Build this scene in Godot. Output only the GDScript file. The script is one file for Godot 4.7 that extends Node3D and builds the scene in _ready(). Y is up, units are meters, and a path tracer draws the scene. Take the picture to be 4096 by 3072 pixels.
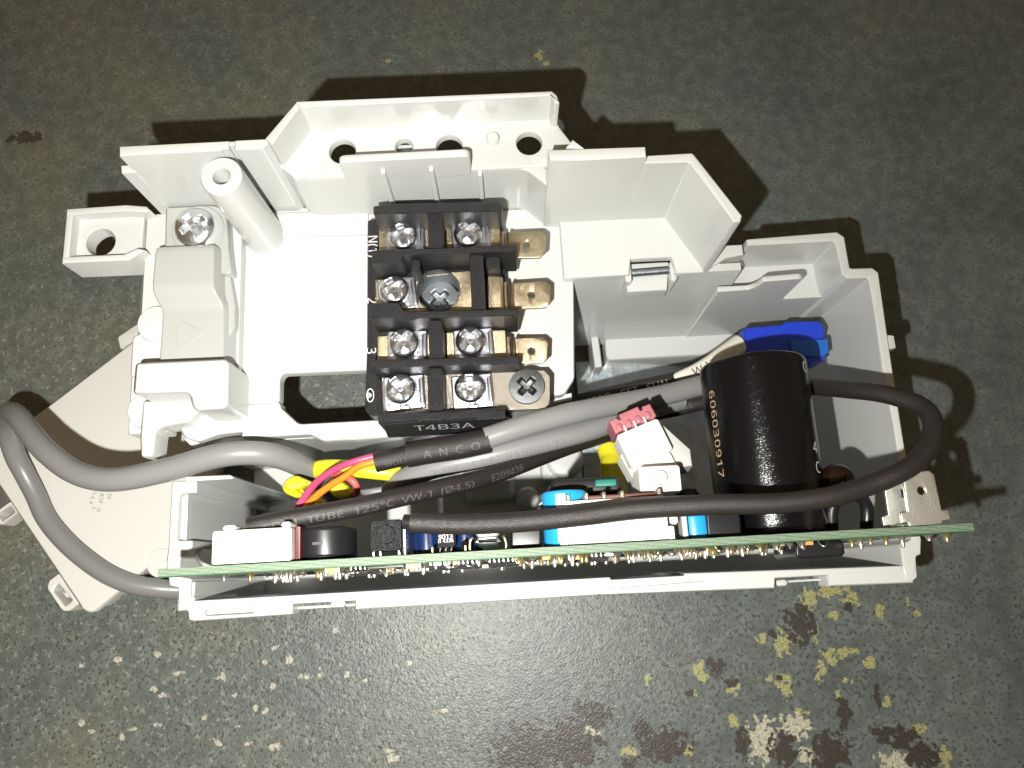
extends Node3D
# An opened electrical control box on a worn painted concrete floor, lit by a hand-held flash.
# Lengths below are millimetres in the box's own axes (x along the circuit board, z towards the front wall,
# y up from the floor); meshes are scaled to metres when they are committed.

const MM := 0.001
var M := {}
var origin := {}
var taken := {}
var rng := RandomNumberGenerator.new()

# ---------------------------------------------------------------- mesh builder
class MB:
	var t := PackedVector3Array()
	var u := PackedVector2Array()
	var xf := Transform3D()
	func tri(a: Vector3, b: Vector3, c: Vector3, ua := Vector2.ZERO, ub := Vector2.ZERO, uc := Vector2.ZERO) -> void:
		t.push_back(xf * a); t.push_back(xf * b); t.push_back(xf * c)
		u.push_back(ua); u.push_back(ub); u.push_back(uc)
	func quad(a: Vector3, b: Vector3, c: Vector3, d: Vector3) -> void:
		tri(a, b, c); tri(a, c, d)
	func quad_uv(a: Vector3, b: Vector3, c: Vector3, d: Vector3, ua: Vector2, ub: Vector2, uc: Vector2, ud: Vector2) -> void:
		tri(a, b, c, ua, ub, uc); tri(a, c, d, ua, uc, ud)

static func area2(p: PackedVector2Array) -> float:
	var a := 0.0
	for i in p.size():
		var q := p[i]; var r := p[(i + 1) % p.size()]
		a += q.x * r.y - r.x * q.y
	return a * 0.5

static func flipped(p: PackedVector2Array) -> PackedVector2Array:
	var o := p.duplicate(); o.reverse(); return o

static func inset(p: PackedVector2Array, c: float) -> PackedVector2Array:
	var o := PackedVector2Array(); var n := p.size()
	for i in n:
		var d1 := (p[i] - p[(i + n - 1) % n]).normalized()
		var d2 := (p[(i + 1) % n] - p[i]).normalized()
		var n1 := Vector2(-d1.y, d1.x); var n2 := Vector2(-d2.y, d2.x)
		var m := (n1 + n2) / maxf(0.35, 1.0 + n1.dot(n2))
		o.push_back(p[i] - m * c)
	return o

static func clean(p: PackedVector2Array) -> PackedVector2Array:
	var o := PackedVector2Array()
	for q in p:
		if o.is_empty() or o[o.size() - 1].distance_to(q) > 0.004: o.push_back(q)
	while o.size() > 3 and o[0].distance_to(o[o.size() - 1]) <= 0.004: o.remove_at(o.size() - 1)
	return o

# ear clipping that always ends; p runs clockwise in (x, z), which is counter-clockwise seen from above
static func ears(p: PackedVector2Array) -> PackedInt32Array:
	var ix := range(p.size()); var out := PackedInt32Array(); var slack := 0.0
	while ix.size() > 2:
		var done := false; var m: int = ix.size()
		for k in m:
			var a := p[ix[(k + m - 1) % m]]; var b := p[ix[k]]; var c := p[ix[(k + 1) % m]]
			if (b - a).cross(c - b) > slack: continue
			var ok := true
			if slack < 1.0:
				for q in ix:
					var v := p[q]
					if v.distance_squared_to(a) < 1e-5 or v.distance_squared_to(b) < 1e-5 or v.distance_squared_to(c) < 1e-5: continue
					if (b - a).cross(v - a) < -1e-5 and (c - b).cross(v - b) < -1e-5 and (a - c).cross(v - c) < -1e-5:
						ok = false; break
			if ok:
				out.append_array(PackedInt32Array([ix[(k + m - 1) % m], ix[k], ix[(k + 1) % m]]))
				ix.remove_at(k); done = true
				break
		if not done:
			if slack > 1.0: break
			slack = slack * 10.0 + 1e-4
	return out

# flat cap of an outline; plates with holes are cut into strips through the hole centres first
static func cap(mb: MB, rings: Array, y: float, up: bool) -> void:
	var pieces := [clean(rings[0])]
	if rings.size() > 1:
		pieces = []
		var xs := [-1e4]
		for k in range(1, rings.size()):
			var sum := 0.0
			for q in rings[k]: sum += q.x
			xs.push_back(sum / rings[k].size())
		xs.sort(); xs.push_back(1e4)
		for i in xs.size() - 1:
			var strip := PackedVector2Array([Vector2(xs[i], -1e4), Vector2(xs[i + 1], -1e4), Vector2(xs[i + 1], 1e4), Vector2(xs[i], 1e4)])
			var left := Geometry2D.intersect_polygons(rings[0], strip)
			for k in range(1, rings.size()):
				var next: Array[PackedVector2Array] = []
				for piece in left: next.append_array(Geometry2D.clip_polygons(piece, rings[k]))
				left = next
			for piece in left: pieces.push_back(clean(piece if area2(piece) < 0.0 else flipped(piece)))
	for piece in pieces:
		var p: PackedVector2Array = piece
		var idx := Geometry2D.triangulate_polygon(p)
		if idx.is_empty():
			idx = ears(p)
		for k in range(0, idx.size(), 3):
			var a := p[idx[k]]; var b := p[idx[k + 1]]; var c := p[idx[k + 2]]
			var va := Vector3(a.x, y, a.y); var vb := Vector3(b.x, y, b.y); var vc := Vector3(c.x, y, c.y)
			if ((b - a).cross(c - a) < 0.0) == up: mb.tri(va, vb, vc)
			else: mb.tri(va, vc, vb)

# a plan outline in (x, z) raised from y0 to y1, its top edge broken by a chamfer c; holes go right through
static func prism(mb: MB, poly: PackedVector2Array, y0: float, y1: float, c := 0.3, holes := [], bottom := true, cb := 0.0) -> void:
	var rings := [poly if area2(poly) < 0.0 else flipped(poly)]
	for h in holes:
		var hp: PackedVector2Array = h
		rings.push_back(hp if area2(hp) > 0.0 else flipped(hp))
	var tops := []; var bots := []
	for r in rings:
		var ring: PackedVector2Array = r
		var top := inset(ring, c) if c > 0.0 else ring
		var bot := inset(ring, cb) if cb > 0.0 else ring
		tops.push_back(top); bots.push_back(bot)
		var n := ring.size()
		for i in n:
			var j := (i + 1) % n
			var a := Vector3(ring[i].x, y0 + cb, ring[i].y); var b := Vector3(ring[j].x, y0 + cb, ring[j].y)
			var a1 := Vector3(ring[i].x, y1 - c, ring[i].y); var b1 := Vector3(ring[j].x, y1 - c, ring[j].y)
			mb.quad(a, b, b1, a1)
			if c > 0.0:
				mb.quad(a1, b1, Vector3(top[j].x, y1, top[j].y), Vector3(top[i].x, y1, top[i].y))
			if cb > 0.0:
				mb.quad(Vector3(bot[i].x, y0, bot[i].y), Vector3(bot[j].x, y0, bot[j].y), b, a)
	cap(mb, tops, y1, true)
	if bottom: cap(mb, bots, y0, false)

static func rrect(x0: float, x1: float, z0: float, z1: float, r := 0.3, n := 2) -> PackedVector2Array:
	var p := PackedVector2Array()
	var cs := [Vector2(x1 - r, z0 + r), Vector2(x1 - r, z1 - r), Vector2(x0 + r, z1 - r), Vector2(x0 + r, z0 + r)]
	for k in 4:
		for i in n + 1:
			var a := -PI / 2 + k * PI / 2 + PI / 2 * i / n
			p.push_back(cs[k] + Vector2(cos(a), sin(a)) * r)
	return p

static func box(mb: MB, x0: float, x1: float, y0: float, y1: float, z0: float, z1: float, c := 0.25) -> void:
	prism(mb, rrect(x0, x1, z0, z1, minf(c * 1.6 + 0.01, 0.45 * minf(x1 - x0, z1 - z0)), 1), y0, y1, minf(c, 0.3 * minf(minf(x1 - x0, z1 - z0), y1 - y0)), [], true, minf(c, 0.25 * minf(minf(x1 - x0, z1 - z0), y1 - y0)))

static func circ(x: float, z: float, r: float, n := 40) -> PackedVector2Array:
	var p := PackedVector2Array()
	for i in n: p.push_back(Vector2(x + r * cos(TAU * i / n), z + r * sin(TAU * i / n)))
	return p

static func poly(a: Array) -> PackedVector2Array:
	var p := PackedVector2Array()
	for i in range(0, a.size(), 2): p.push_back(Vector2(a[i], a[i + 1]))
	return p

# corners of an outline rounded to radius r
static func rounded(p: PackedVector2Array, r: float, n := 4) -> PackedVector2Array:
	var o := PackedVector2Array(); var m := p.size()
	for i in m:
		var a := p[(i + m - 1) % m]; var b := p[i]; var c := p[(i + 1) % m]
		var k := minf(r, minf(a.distance_to(b), c.distance_to(b)) * 0.45)
		var s := b + (a - b).normalized() * k; var e := b + (c - b).normalized() * k
		for q in n + 1:
			var f := float(q) / n
			o.push_back(s.lerp(b, f).lerp(b.lerp(e, f), f))
	return o

# profile of (radius, height) pairs turned about the local y axis
static func lathe(mb: MB, prof: Array, segs := 32) -> void:
	for k in range(0, prof.size() - 2, 2):
		var r0: float = prof[k]; var y0: float = prof[k + 1]; var r1: float = prof[k + 2]; var y1: float = prof[k + 3]
		for i in segs:
			var a := TAU * i / segs; var b := TAU * (i + 1) / segs
			var p := Vector3(r0 * cos(a), y0, r0 * sin(a)); var q := Vector3(r0 * cos(b), y0, r0 * sin(b))
			var p1 := Vector3(r1 * cos(a), y1, r1 * sin(a)); var q1 := Vector3(r1 * cos(b), y1, r1 * sin(b))
			if r0 > 1e-5: mb.tri(p, q1, q)
			if r1 > 1e-5: mb.tri(p, p1, q1)

static func smooth_path(pts: PackedVector3Array, step := 0.8) -> PackedVector3Array:
	var c := Curve3D.new(); c.bake_interval = step
	var n := pts.size()
	for i in n:
		var a := pts[maxi(i - 1, 0)]; var b := pts[mini(i + 1, n - 1)]
		var d := (b - a).normalized()
		var li := pts[i].distance_to(a) / 3.0; var lo := pts[i].distance_to(b) / 3.0
		c.add_point(pts[i], -d * li, d * lo)
	return c.get_baked_points()

static func frame(p: PackedVector3Array, i: int) -> Array:
	var tg := (p[mini(i + 1, p.size() - 1)] - p[maxi(i - 1, 0)]).normalized()
	var side := tg.cross(Vector3.UP)
	if side.length() < 0.05: side = Vector3.BACK
	side = side.normalized()
	return [tg, side.cross(tg).normalized(), side]

static func tube(mb: MB, p: PackedVector3Array, r0: float, r1 := -1.0, segs := 22, flat := 1.0) -> void:
	if r1 < 0.0: r1 = r0
	var prev := []
	var n := p.size()
	for i in n:
		var f := frame(p, i); var ring := []
		var r := lerpf(r0, r1, float(i) / (n - 1))
		for k in segs:
			var a := TAU * k / segs
			var up: Vector3 = f[1]; var side: Vector3 = f[2]
			ring.push_back(p[i] + (up * cos(a) * flat + side * sin(a)) * r)
		if i > 0:
			for k in segs:
				var k2 := (k + 1) % segs
				mb.quad(prev[k], prev[k2], ring[k2], ring[k])
		if i == 0 or i == n - 1:
			for k in segs:
				var k2 := (k + 1) % segs
				if i == 0: mb.tri(p[i], ring[k2], ring[k])
				else: mb.tri(p[i], ring[k], ring[k2])
		prev = ring

# ---------------------------------------------------------------- committing
func make_mesh(mb: MB, mat: Material, at := Vector3.ZERO, angle := 50.0) -> ArrayMesh:
	var n := mb.t.size()
	var fn := PackedVector3Array(); fn.resize(n / 3)
	var at_pos := {}
	for f in n / 3:
		fn[f] = (mb.t[f * 3 + 1] - mb.t[f * 3]).cross(mb.t[f * 3 + 2] - mb.t[f * 3])
		for k in 3:
			var key := Vector3i((mb.t[f * 3 + k] * 400.0).round())
			if at_pos.has(key): at_pos[key].push_back(f)
			else: at_pos[key] = PackedInt32Array([f])
	var cs := cos(deg_to_rad(angle))
	var vs := PackedVector3Array(); var ns := PackedVector3Array(); var us := PackedVector2Array()
	for f in n / 3:
		if fn[f].length_squared() < 1e-16: continue
		var me := fn[f].normalized()
		for k in [0, 2, 1]:
			var p := mb.t[f * 3 + k]
			var s := Vector3.ZERO
			for g in at_pos[Vector3i((p * 400.0).round())]:
				if fn[g].dot(me) >= cs * fn[g].length(): s += fn[g]
			vs.push_back((p - at) * MM); ns.push_back(s.normalized() if s.length_squared() > 0.0 else me); us.push_back(mb.u[f * 3 + k])
	var arr := []; arr.resize(Mesh.ARRAY_MAX)
	arr[Mesh.ARRAY_VERTEX] = vs; arr[Mesh.ARRAY_NORMAL] = ns; arr[Mesh.ARRAY_TEX_UV] = us
	var am := ArrayMesh.new()
	am.add_surface_from_arrays(Mesh.PRIMITIVE_TRIANGLES, arr)
	am.surface_set_material(0, mat)
	return am

func numbered(called: String) -> String:
	if not taken.has(called):
		taken[called] = 0
		return called
	taken[called] += 1
	return "%s_%03d" % [called, taken[called]]

func tag(o: Node3D, label: String, category: String, group := "", kind := "") -> Node3D:
	if label: o.set_meta("label", label)
	if category: o.set_meta("category", category)
	if group: o.set_meta("group", group)
	if kind: o.set_meta("kind", kind)
	return o

func thing(called: String, label: String, category: String, at: Vector3, group := "") -> Node3D:
	var o := Node3D.new(); o.name = numbered(called); add_child(o)
	o.position = at * MM; origin[o] = at
	return tag(o, label, category, group)

# one named mesh: a part when parent is a thing or a part, else a top-level object with its origin at `at`
func obj(called: String, mb: MB, mat: Material, parent: Node3D = null, at := Vector3.ZERO, angle := 50.0) -> MeshInstance3D:
	var o := MeshInstance3D.new()
	if parent == null:
		o.name = numbered(called); add_child(o); origin[o] = at; o.position = at * MM
	else:
		o.name = called; origin[o] = origin[parent]
		parent.add_child(o, true)
	o.mesh = make_mesh(mb, mat, origin[o], angle)
	return o

# a shared mesh put in place as a part
func put(called: String, mesh: Mesh, parent: Node3D, at: Vector3, basis := Basis.IDENTITY) -> MeshInstance3D:
	var o := MeshInstance3D.new(); o.name = called; o.mesh = mesh
	parent.add_child(o, true); origin[o] = origin[parent]
	o.transform = Transform3D(basis, (at - origin[parent]) * MM)
	return o

func bx(called: String, parent: Node3D, mat: Material, x0: float, x1: float, y0: float, y1: float, z0: float, z1: float, c := 0.25) -> MeshInstance3D:
	var mb := MB.new(); box(mb, x0, x1, y0, y1, z0, z1, c)
	return obj(called, mb, mat, parent)

func pr(called: String, parent: Node3D, mat: Material, p: PackedVector2Array, y0: float, y1: float, c := 0.3, holes := []) -> MeshInstance3D:
	var mb := MB.new(); prism(mb, p, y0, y1, c, holes)
	return obj(called, mb, mat, parent)

# lettering: `where` takes a point of the flat text (mm, centred) to its place on the surface
func lettering(s: String, size: float, mat: Material, parent: Node3D, where: Callable, font := "Droid Sans", stretch := 1.0, called := "printed_text") -> void:
	var f := SystemFont.new(); f.font_names = PackedStringArray([font])
	var tm := TextMesh.new(); tm.font = f; tm.text = s; tm.font_size = 48; tm.pixel_size = size / 36.0; tm.depth = 0.0; tm.curve_step = 1.5
	var a := tm.get_mesh_arrays()
	if a.is_empty() or a[Mesh.ARRAY_VERTEX] == null: return
	var v: PackedVector3Array = a[Mesh.ARRAY_VERTEX]
	var ix: PackedInt32Array = a[Mesh.ARRAY_INDEX] if a[Mesh.ARRAY_INDEX] != null else PackedInt32Array(range(v.size()))
	var mb := MB.new()
	for k in range(0, ix.size(), 3):
		var todo := [[v[ix[k]], v[ix[k + 2]], v[ix[k + 1]]]]
		while todo.size():
			var q: Array = todo.pop_back()
			var e := [q[0].distance_to(q[1]), q[1].distance_to(q[2]), q[2].distance_to(q[0])]
			var m := e.find(e.max())
			if e[m] > 0.55:   # short pieces, so that print follows a round surface
				var a0: Vector3 = q[m]; var a1: Vector3 = q[(m + 1) % 3]; var a2: Vector3 = q[(m + 2) % 3]; var h := (a0 + a1) * 0.5
				todo.push_back([a0, h, a2]); todo.push_back([h, a1, a2])
			else:
				var r := []
				for w in q: r.push_back(where.call(Vector2(w.x * stretch, w.y)))
				mb.tri(r[0], r[1], r[2])
	obj(called, mb, mat, parent, Vector3.ZERO, 10.0)

func text_on_tube(s: String, size: float, mat: Material, parent: Node3D, p: PackedVector3Array, r: float, s_mid: float, phi: float, dir := 1.0, stretch := 1.0) -> void:
	var len := PackedFloat32Array([0.0])
	for i in range(1, p.size()): len.push_back(len[i - 1] + p[i].distance_to(p[i - 1]))
	var where := func(q: Vector2) -> Vector3:
		var d := clampf(s_mid + dir * q.x, 0.0, len[len.size() - 1] - 0.01)
		var i := clampi(len.bsearch(d) - 1, 0, p.size() - 2)
		var fr := clampf((d - len[i]) / maxf(len[i + 1] - len[i], 1e-6), 0.0, 1.0)
		var c := p[i].lerp(p[i + 1], fr)
		var f1 := frame(p, i); var f2 := frame(p, i + 1)
		var up: Vector3 = f1[1].lerp(f2[1], fr); var side: Vector3 = f1[2].lerp(f2[2], fr)
		var a := phi - dir * q.y / r
		return c + (up * cos(a) + side * sin(a)) * (r + 0.035)
	lettering(s, size, mat, parent, where, "Droid Sans", stretch)

# ---------------------------------------------------------------- materials
func lin(r: float, g: float, b: float) -> Color:
	return Color(r, g, b).linear_to_srgb()

func mat(c: Color, rough: float, metal := 0.0) -> StandardMaterial3D:
	var m := StandardMaterial3D.new()
	m.albedo_color = c; m.roughness = rough; m.metallic = metal
	return m

func noise_tex(freq: float, normal: bool, strength := 4.0, size := 256, oct := 3, ramp: Gradient = null) -> NoiseTexture2D:
	var n := FastNoiseLite.new(); n.noise_type = FastNoiseLite.TYPE_SIMPLEX; n.frequency = freq; n.fractal_octaves = oct; n.seed = 7
	var t := NoiseTexture2D.new(); t.width = size; t.height = size; t.seamless = true; t.noise = n
	t.as_normal_map = normal; t.bump_strength = strength
	if ramp: t.color_ramp = ramp
	return t

func grain(m: StandardMaterial3D, tex: Texture2D, scale: float, tile_mm: float) -> StandardMaterial3D:
	m.normal_enabled = true; m.normal_texture = tex; m.normal_scale = scale
	m.uv1_triplanar = true; m.uv1_world_triplanar = true; m.uv1_scale = Vector3.ONE * (1000.0 / tile_mm)
	return m

func rough_tex(m: StandardMaterial3D, tex: Texture2D) -> StandardMaterial3D:
	m.roughness_texture = tex; return m

func materials() -> void:
	var fine := noise_tex(0.09, true, 6.0)
	var soft := noise_tex(0.012, true, 3.0)
	var g := Gradient.new(); g.set_color(0, Color(0.55, 0.55, 0.55)); g.set_color(1, Color(1, 1, 1))
	var blotch := noise_tex(0.02, false, 1.0, 256, 4, g)
	M.white = mat(lin(0.555, 0.567, 0.555), 0.22)
	M.cream = grain(mat(lin(0.60, 0.585, 0.52), 0.42), soft, 0.10, 22.0)
	M.lid = grain(mat(lin(0.60, 0.595, 0.565), 0.5), fine, 0.05, 10.0)
	M.greywhite = mat(lin(0.39, 0.40, 0.385), 0.28)
	M.black = rough_tex(grain(mat(lin(0.016, 0.016, 0.018), 0.44), fine, 1.3, 7.0), blotch)
	M.black_smooth = mat(lin(0.010, 0.010, 0.012), 0.32)
	M.cap_sleeve = grain(mat(lin(0.003, 0.003, 0.004), 0.17), fine, 0.17, 8.0)
	M.tube = grain(mat(lin(0.017, 0.0145, 0.0135), 0.46), fine, 0.5, 7.0)
	M.grey_cable = grain(mat(lin(0.20, 0.20, 0.20), 0.34), soft, 0.05, 16.0)
	M.zinc = grain(mat(lin(0.84, 0.86, 0.90), 0.27, 1.0), soft, 0.7, 5.0)
	M.washer = grain(mat(lin(0.78, 0.80, 0.90), 0.34, 1.0), soft, 0.8, 5.0)
	M.dull_zinc = grain(mat(lin(0.26, 0.285, 0.31), 0.34, 1.0), fine, 0.3, 6.0)
	M.dark_steel = grain(mat(lin(0.13, 0.135, 0.14), 0.40, 1.0), fine, 0.3, 6.0)
	M.brass = grain(mat(lin(0.58, 0.49, 0.34), 0.25, 1.0), fine, 0.35, 2.2)
	M.bright_brass = grain(mat(lin(0.60, 0.54, 0.46), 0.28, 1.0), fine, 1.0, 2.2)
	M.tin = grain(mat(lin(0.80, 0.80, 0.75), 0.46, 1.0), fine, 0.14, 9.0)
	M.solder = mat(lin(0.85, 0.85, 0.80), 0.34, 1.0)
	M.gold = mat(lin(0.90, 0.80, 0.42), 0.34, 1.0)
	M.sheet = rough_tex(grain(mat(lin(0.42, 0.47, 0.50), 0.5, 0.75), soft, 0.5, 30.0), blotch)
	M.pcb = mat(lin(0.02, 0.10, 0.04), 0.4)
	M.pcb_under = mat(lin(0.008, 0.030, 0.014), 0.35)
	M.nylon = mat(lin(0.70, 0.695, 0.66), 0.4)
	M.pink = mat(lin(0.34, 0.115, 0.135), 0.45)
	M.red = mat(lin(0.085, 0.008, 0.010), 0.4)
	M.rose_wire = mat(lin(0.46, 0.06, 0.15), 0.42)
	M.orange_wire = mat(lin(0.72, 0.22, 0.02), 0.42)
	M.coral_wire = mat(lin(0.55, 0.10, 0.09), 0.42)
	M.yellow = grain(mat(lin(0.68, 0.60, 0.02), 0.38), soft, 0.35, 9.0)
	M.blue = mat(lin(0.012, 0.045, 0.52), 0.4)
	M.blue_light = mat(lin(0.015, 0.12, 0.50), 0.4)
	M.sky_blue = mat(lin(0.015, 0.27, 0.60), 0.3)
	M.cap_blue = mat(lin(0.004, 0.014, 0.06), 0.2)
	M.silver_print = mat(lin(0.78, 0.80, 0.82), 0.35)
	M.brown = mat(lin(0.012, 0.005, 0.0035), 0.18)
	M.board_brown = mat(lin(0.13, 0.05, 0.04), 0.5)
	M.orange_smd = mat(lin(0.62, 0.25, 0.06), 0.4)
	M.teal = mat(lin(0.0, 0.13, 0.10), 0.4)
	M.ink_white = mat(lin(0.62, 0.62, 0.62), 0.6)
	M.ink_grey = mat(lin(0.16, 0.16, 0.17), 0.6)
	M.ink_faint = mat(lin(0.075, 0.070, 0.070), 0.6)
	M.ink_label = mat(lin(0.30, 0.30, 0.30), 0.6)
	M.ink_dark = mat(lin(0.05, 0.05, 0.055), 0.6)
	M.ink_bronze = mat(lin(0.34, 0.25, 0.14), 0.5)
	M.sleeve = mat(lin(0.62, 0.60, 0.53), 0.35)
	var ei := Image.create(1024, 24, false, Image.FORMAT_RGB8)
	for y in 24:
		for x in 1024:
			var row := y / 4
			var dash := fmod(x * 0.11 + row * 2.7 + rng.randf() * 0.9, 4.2)
			var v := 0.50 + rng.randf() * 0.16
			var c := Color(v * 0.92, v * 1.06, v * 0.86)
			if (y % 4 < 2 and dash < 1.7) : c = c * (0.35 + 0.3 * rng.randf())
			if y > 20: c = Color(0.05, 0.24 + rng.randf() * 0.08, 0.10)
			ei.set_pixel(x, y, lin(c.r * 0.25, c.g * 0.30, c.b * 0.25))
	M.pcb_edge = mat(Color.WHITE, 0.6); M.pcb_edge.albedo_texture = ImageTexture.create_from_image(ei)

# ---------------------------------------------------------------- the floor
func chips(a: Array, img: PackedByteArray, w: int, h: int, x0: float, z0: float, ppm: float, warp: PackedByteArray, gr: PackedByteArray, col: Vector3, rag: float) -> void:
	for k in range(0, a.size(), 4):
		var cx: float = a[k]; var cz: float = a[k + 1]; var rx: float = a[k + 2]; var rz: float = a[k + 3]
		var i0 := maxi(0, int((cx - rx * 1.7 - x0) * ppm)); var i1 := mini(w - 1, int((cx + rx * 1.7 - x0) * ppm))
		var j0 := maxi(0, int((cz - rz * 1.7 - z0) * ppm)); var j1 := mini(h - 1, int((cz + rz * 1.7 - z0) * ppm))
		for j in range(j0, j1 + 1):
			for i in range(i0, i1 + 1):
				var dx := (x0 + i / ppm - cx) / rx; var dz := (z0 + j / ppm - cz) / rz
				var d := dx * dx + dz * dz + (warp[j * w + i] - 128.0) / 128.0 * rag
				if d < 1.0:
					var e := clampf((1.0 - d) * 7.0, 0.0, 1.0)
					var g := 0.72 + gr[j * w + i] / 255.0 * 0.56
					var o := (j * w + i) * 3
					img[o] = int(lerpf(img[o], clampf(col.x * g, 0, 255), e)); img[o + 1] = int(lerpf(img[o + 1], clampf(col.y * g, 0, 255), e)); img[o + 2] = int(lerpf(img[o + 2], clampf(col.z * g, 0, 255), e))

func noise_bytes(freq: float, w: int, h: int, sd: int, oct := 3, kind := FastNoiseLite.TYPE_SIMPLEX) -> PackedByteArray:
	var n := FastNoiseLite.new(); n.noise_type = kind; n.frequency = freq; n.fractal_octaves = oct; n.seed = sd
	if kind == FastNoiseLite.TYPE_CELLULAR:
		n.cellular_return_type = FastNoiseLite.RETURN_DISTANCE; n.fractal_type = FastNoiseLite.FRACTAL_NONE
	return n.get_image(w, h, false, false, false).get_data()

func make_floor() -> void:
	var x0 := -200.0; var z0 := -235.0; var sx := 420.0; var sz := 315.0
	var w := 1680; var h := 1260; var ppm := w / sx
	var tone := noise_bytes(0.0035, w, h, 3, 4)
	var mid := noise_bytes(0.03, w, h, 11, 4)
	var spk := noise_bytes(0.12, w, h, 21, 3)
	var lit := noise_bytes(0.065, w, h, 35, 4)
	var fine := noise_bytes(0.30, w, h, 41, 2)
	var rag := noise_bytes(0.075, w, h, 55, 4)
	var img := PackedByteArray(); img.resize(w * h * 3)
	var bump := PackedByteArray(); bump.resize(w * h)
	for j in h:
		for i in w:
			var o := j * w + i
			var x := float(i) / w; var z := float(j) / h
			var t := (tone[o] - 128) / 128.0; var f := (fine[o] - 128) / 128.0; var m := (mid[o] - 128) / 128.0
			# grey paint in the middle and right, browner bare concrete towards the left and the back
			var brown := clampf(0.30 + 0.50 * t + (0.42 - x) * 1.0 + (0.45 - z) * 0.35, 0.0, 1.0)
			var v := 1.0 + 0.14 * m + 0.07 * f + 0.10 * t
			var r := lerpf(95.0, 94.0, brown) * v; var g := lerpf(103.0, 94.0, brown) * v; var b := lerpf(101.0, 84.0, brown) * v
			var front := clampf((z - 0.62) * 6.0, 0.0, 1.0)
			var s := (spk[o] - 128) / 128.0 + 0.30 * f + 0.25 * m
			var thr := 0.47 - 0.17 * front * clampf(1.3 - absf(x - 0.47) * 3.0, 0.0, 1.0)
			if s > thr:
				var k := clampf((s - thr) * 3.2, 0.0, 0.42 + 0.28 * front)
				r = lerpf(r, 50.0, k); g = lerpf(g, 46.0, k); b = lerpf(b, 38.0, k)
			var l := (lit[o] - 128) / 128.0 + 0.34 * f
			var need := 0.48 + 0.24 * clampf((x - 0.45) * 4.0, 0.0, 1.0) + 0.20 * clampf((0.55 - z) * 4.0, 0.0, 1.0)
			if l > need:
				var k := clampf((l - need) * 4.0, 0.0, 0.5)
				r = lerpf(r, 168.0, k); g = lerpf(g, 165.0, k); b = lerpf(b, 150.0, k)
			img[o * 3] = int(clampf(r, 0, 255)); img[o * 3 + 1] = int(clampf(g, 0, 255)); img[o * 3 + 2] = int(clampf(b, 0, 255))
			bump[o] = int(clampf(128.0 + f * 46.0 + m * 40.0 - maxf(s - 0.2, 0.0) * 90.0, 0, 255))
	var Y := [90.8, 13.6, 2.4, 3.4, 97.7, 11.3, 6.1, 1.5, 104.0, 13.6, 2.7, 2.1, 97.8, 17.8, 1.4, 1.7, 112.6, 17.6, 1.5, 2.1, 123.3, 19.4, 1.2, 1.1, 121.4, 15.6, 0.6, 1.7, 74.8, 23.5, 1.7, 1.4, 80.7, 25.2, 3.1, 3.4, 84.9, 24.1, 2.3, 1.7, 91.3, 22.3, 1.5, 3.4, 54.9, 32.0, 2.6, 2.7, 64.4, 36.6, 2.0, 2.7, 95.3, 29.8, 2.7, 2.3, 100.2, 28.7, 3.1, 1.4, 91.4, 34.0, 1.8, 2.7, 106.6, 31.8, 1.7, 2.0, 98.9, 37.2, 2.1, 0.9]
	var Y2 := [78.9, 35.7, 3.1, 1.8, 81.0, 38.9, 1.7, 2.7, 96.0, 41.7, 0.9, 1.9, 110.0, 43.8, 1.5, 1.4, 83.7, 45.7, 2.4, 1.4, 31.4, 53.3, 2.4, 1.5, 49.0, 53.9, 1.8, 1.9, 118.3, 51.9, 2.1, 1.5, 124.2, 60.4, 2.0, 3.1, 39.0, 33.2, 0.9, 1.9, 52.8, 38.0, 1.2, 0.9, 64.0, 46.6, 1.5, 1.7, -35.7, -184.1, 1.6, 0.8, 19.8, -183.3, 1.4, 2.0, 22.4, -179.9, 1.6, 1.0]
	var W := [71.8, 52.3, 5.7, 5.7, 81.3, 49.5, 5.0, 3.8, 20.3, 47.1, 3.7, 2.9, 111.5, 60.3, 6.9, 2.9, 83.8, 56.8, 3.1, 3.1]
	var D := [87.3, 20.0, 4.7, 5.7, 59.7, 30.9, 2.9, 2.4, 65.3, 52.6, 2.4, 3.8, 77.4, 55.2, 4.2, 4.7, 96.7, 46.4, 2.1, 4.7, 31.2, 55.9, 2.0, 2.1, 63.9, 35.6, 2.4, 1.4, 107.5, 41.7, 1.0, 3.4, 51.4, 37.9, 1.5, 1.1, 0.7, 51.0, 9.9, 7.3, 14.8, 50.4, 8.4, 6.9, 22.4, 43.0, 4.6, 3.8, 17.7, 40.0, 1.9, 2.3, 42.1, 51.9, 7.6, 4.6, 36.2, 47.7, 2.7, 3.1, 90.9, 56.6, 5.7, 5.3, 107.8, 52.6, 3.4, 2.3, 113.3, 53.9, 4.6, 3.1, 118.0, 59.4, 5.3, 4.2, 102.9, 16.0, 1.5, 1.4, 78.5, 22.7, 1.4, 1.4, 78.6, 35.4, 1.5, 0.9, -165.0, -160.0, 6.2, 2.2]
	var L := []
	for p in [-76, 22, -69, 22, -74, 29, -65, 27, -59, 26, -90, 26, -121, 19, -84, 40, -86, 31, -32, 25, -46, 29, -52, 27, -22, 39, -76, 36, -79, 35, -131, 20, -109, 18, -116, 39, -95, 37, -38, 51, -39, 49, -81, 45, -90, 44, -73, 46, -74, 18, -55, 14, -108, 38, -131, 36, -128, 39, -119, 41, -102, 24, -110, 28, -107, 30]:
		L.push_back(float(p))
	var L4 := []
	for k in range(0, L.size(), 2): L4.append_array([L[k] + rng.randf_range(-0.5, 0.5), L[k + 1], rng.randf_range(0.7, 1.5), rng.randf_range(0.5, 1.2)])
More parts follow.
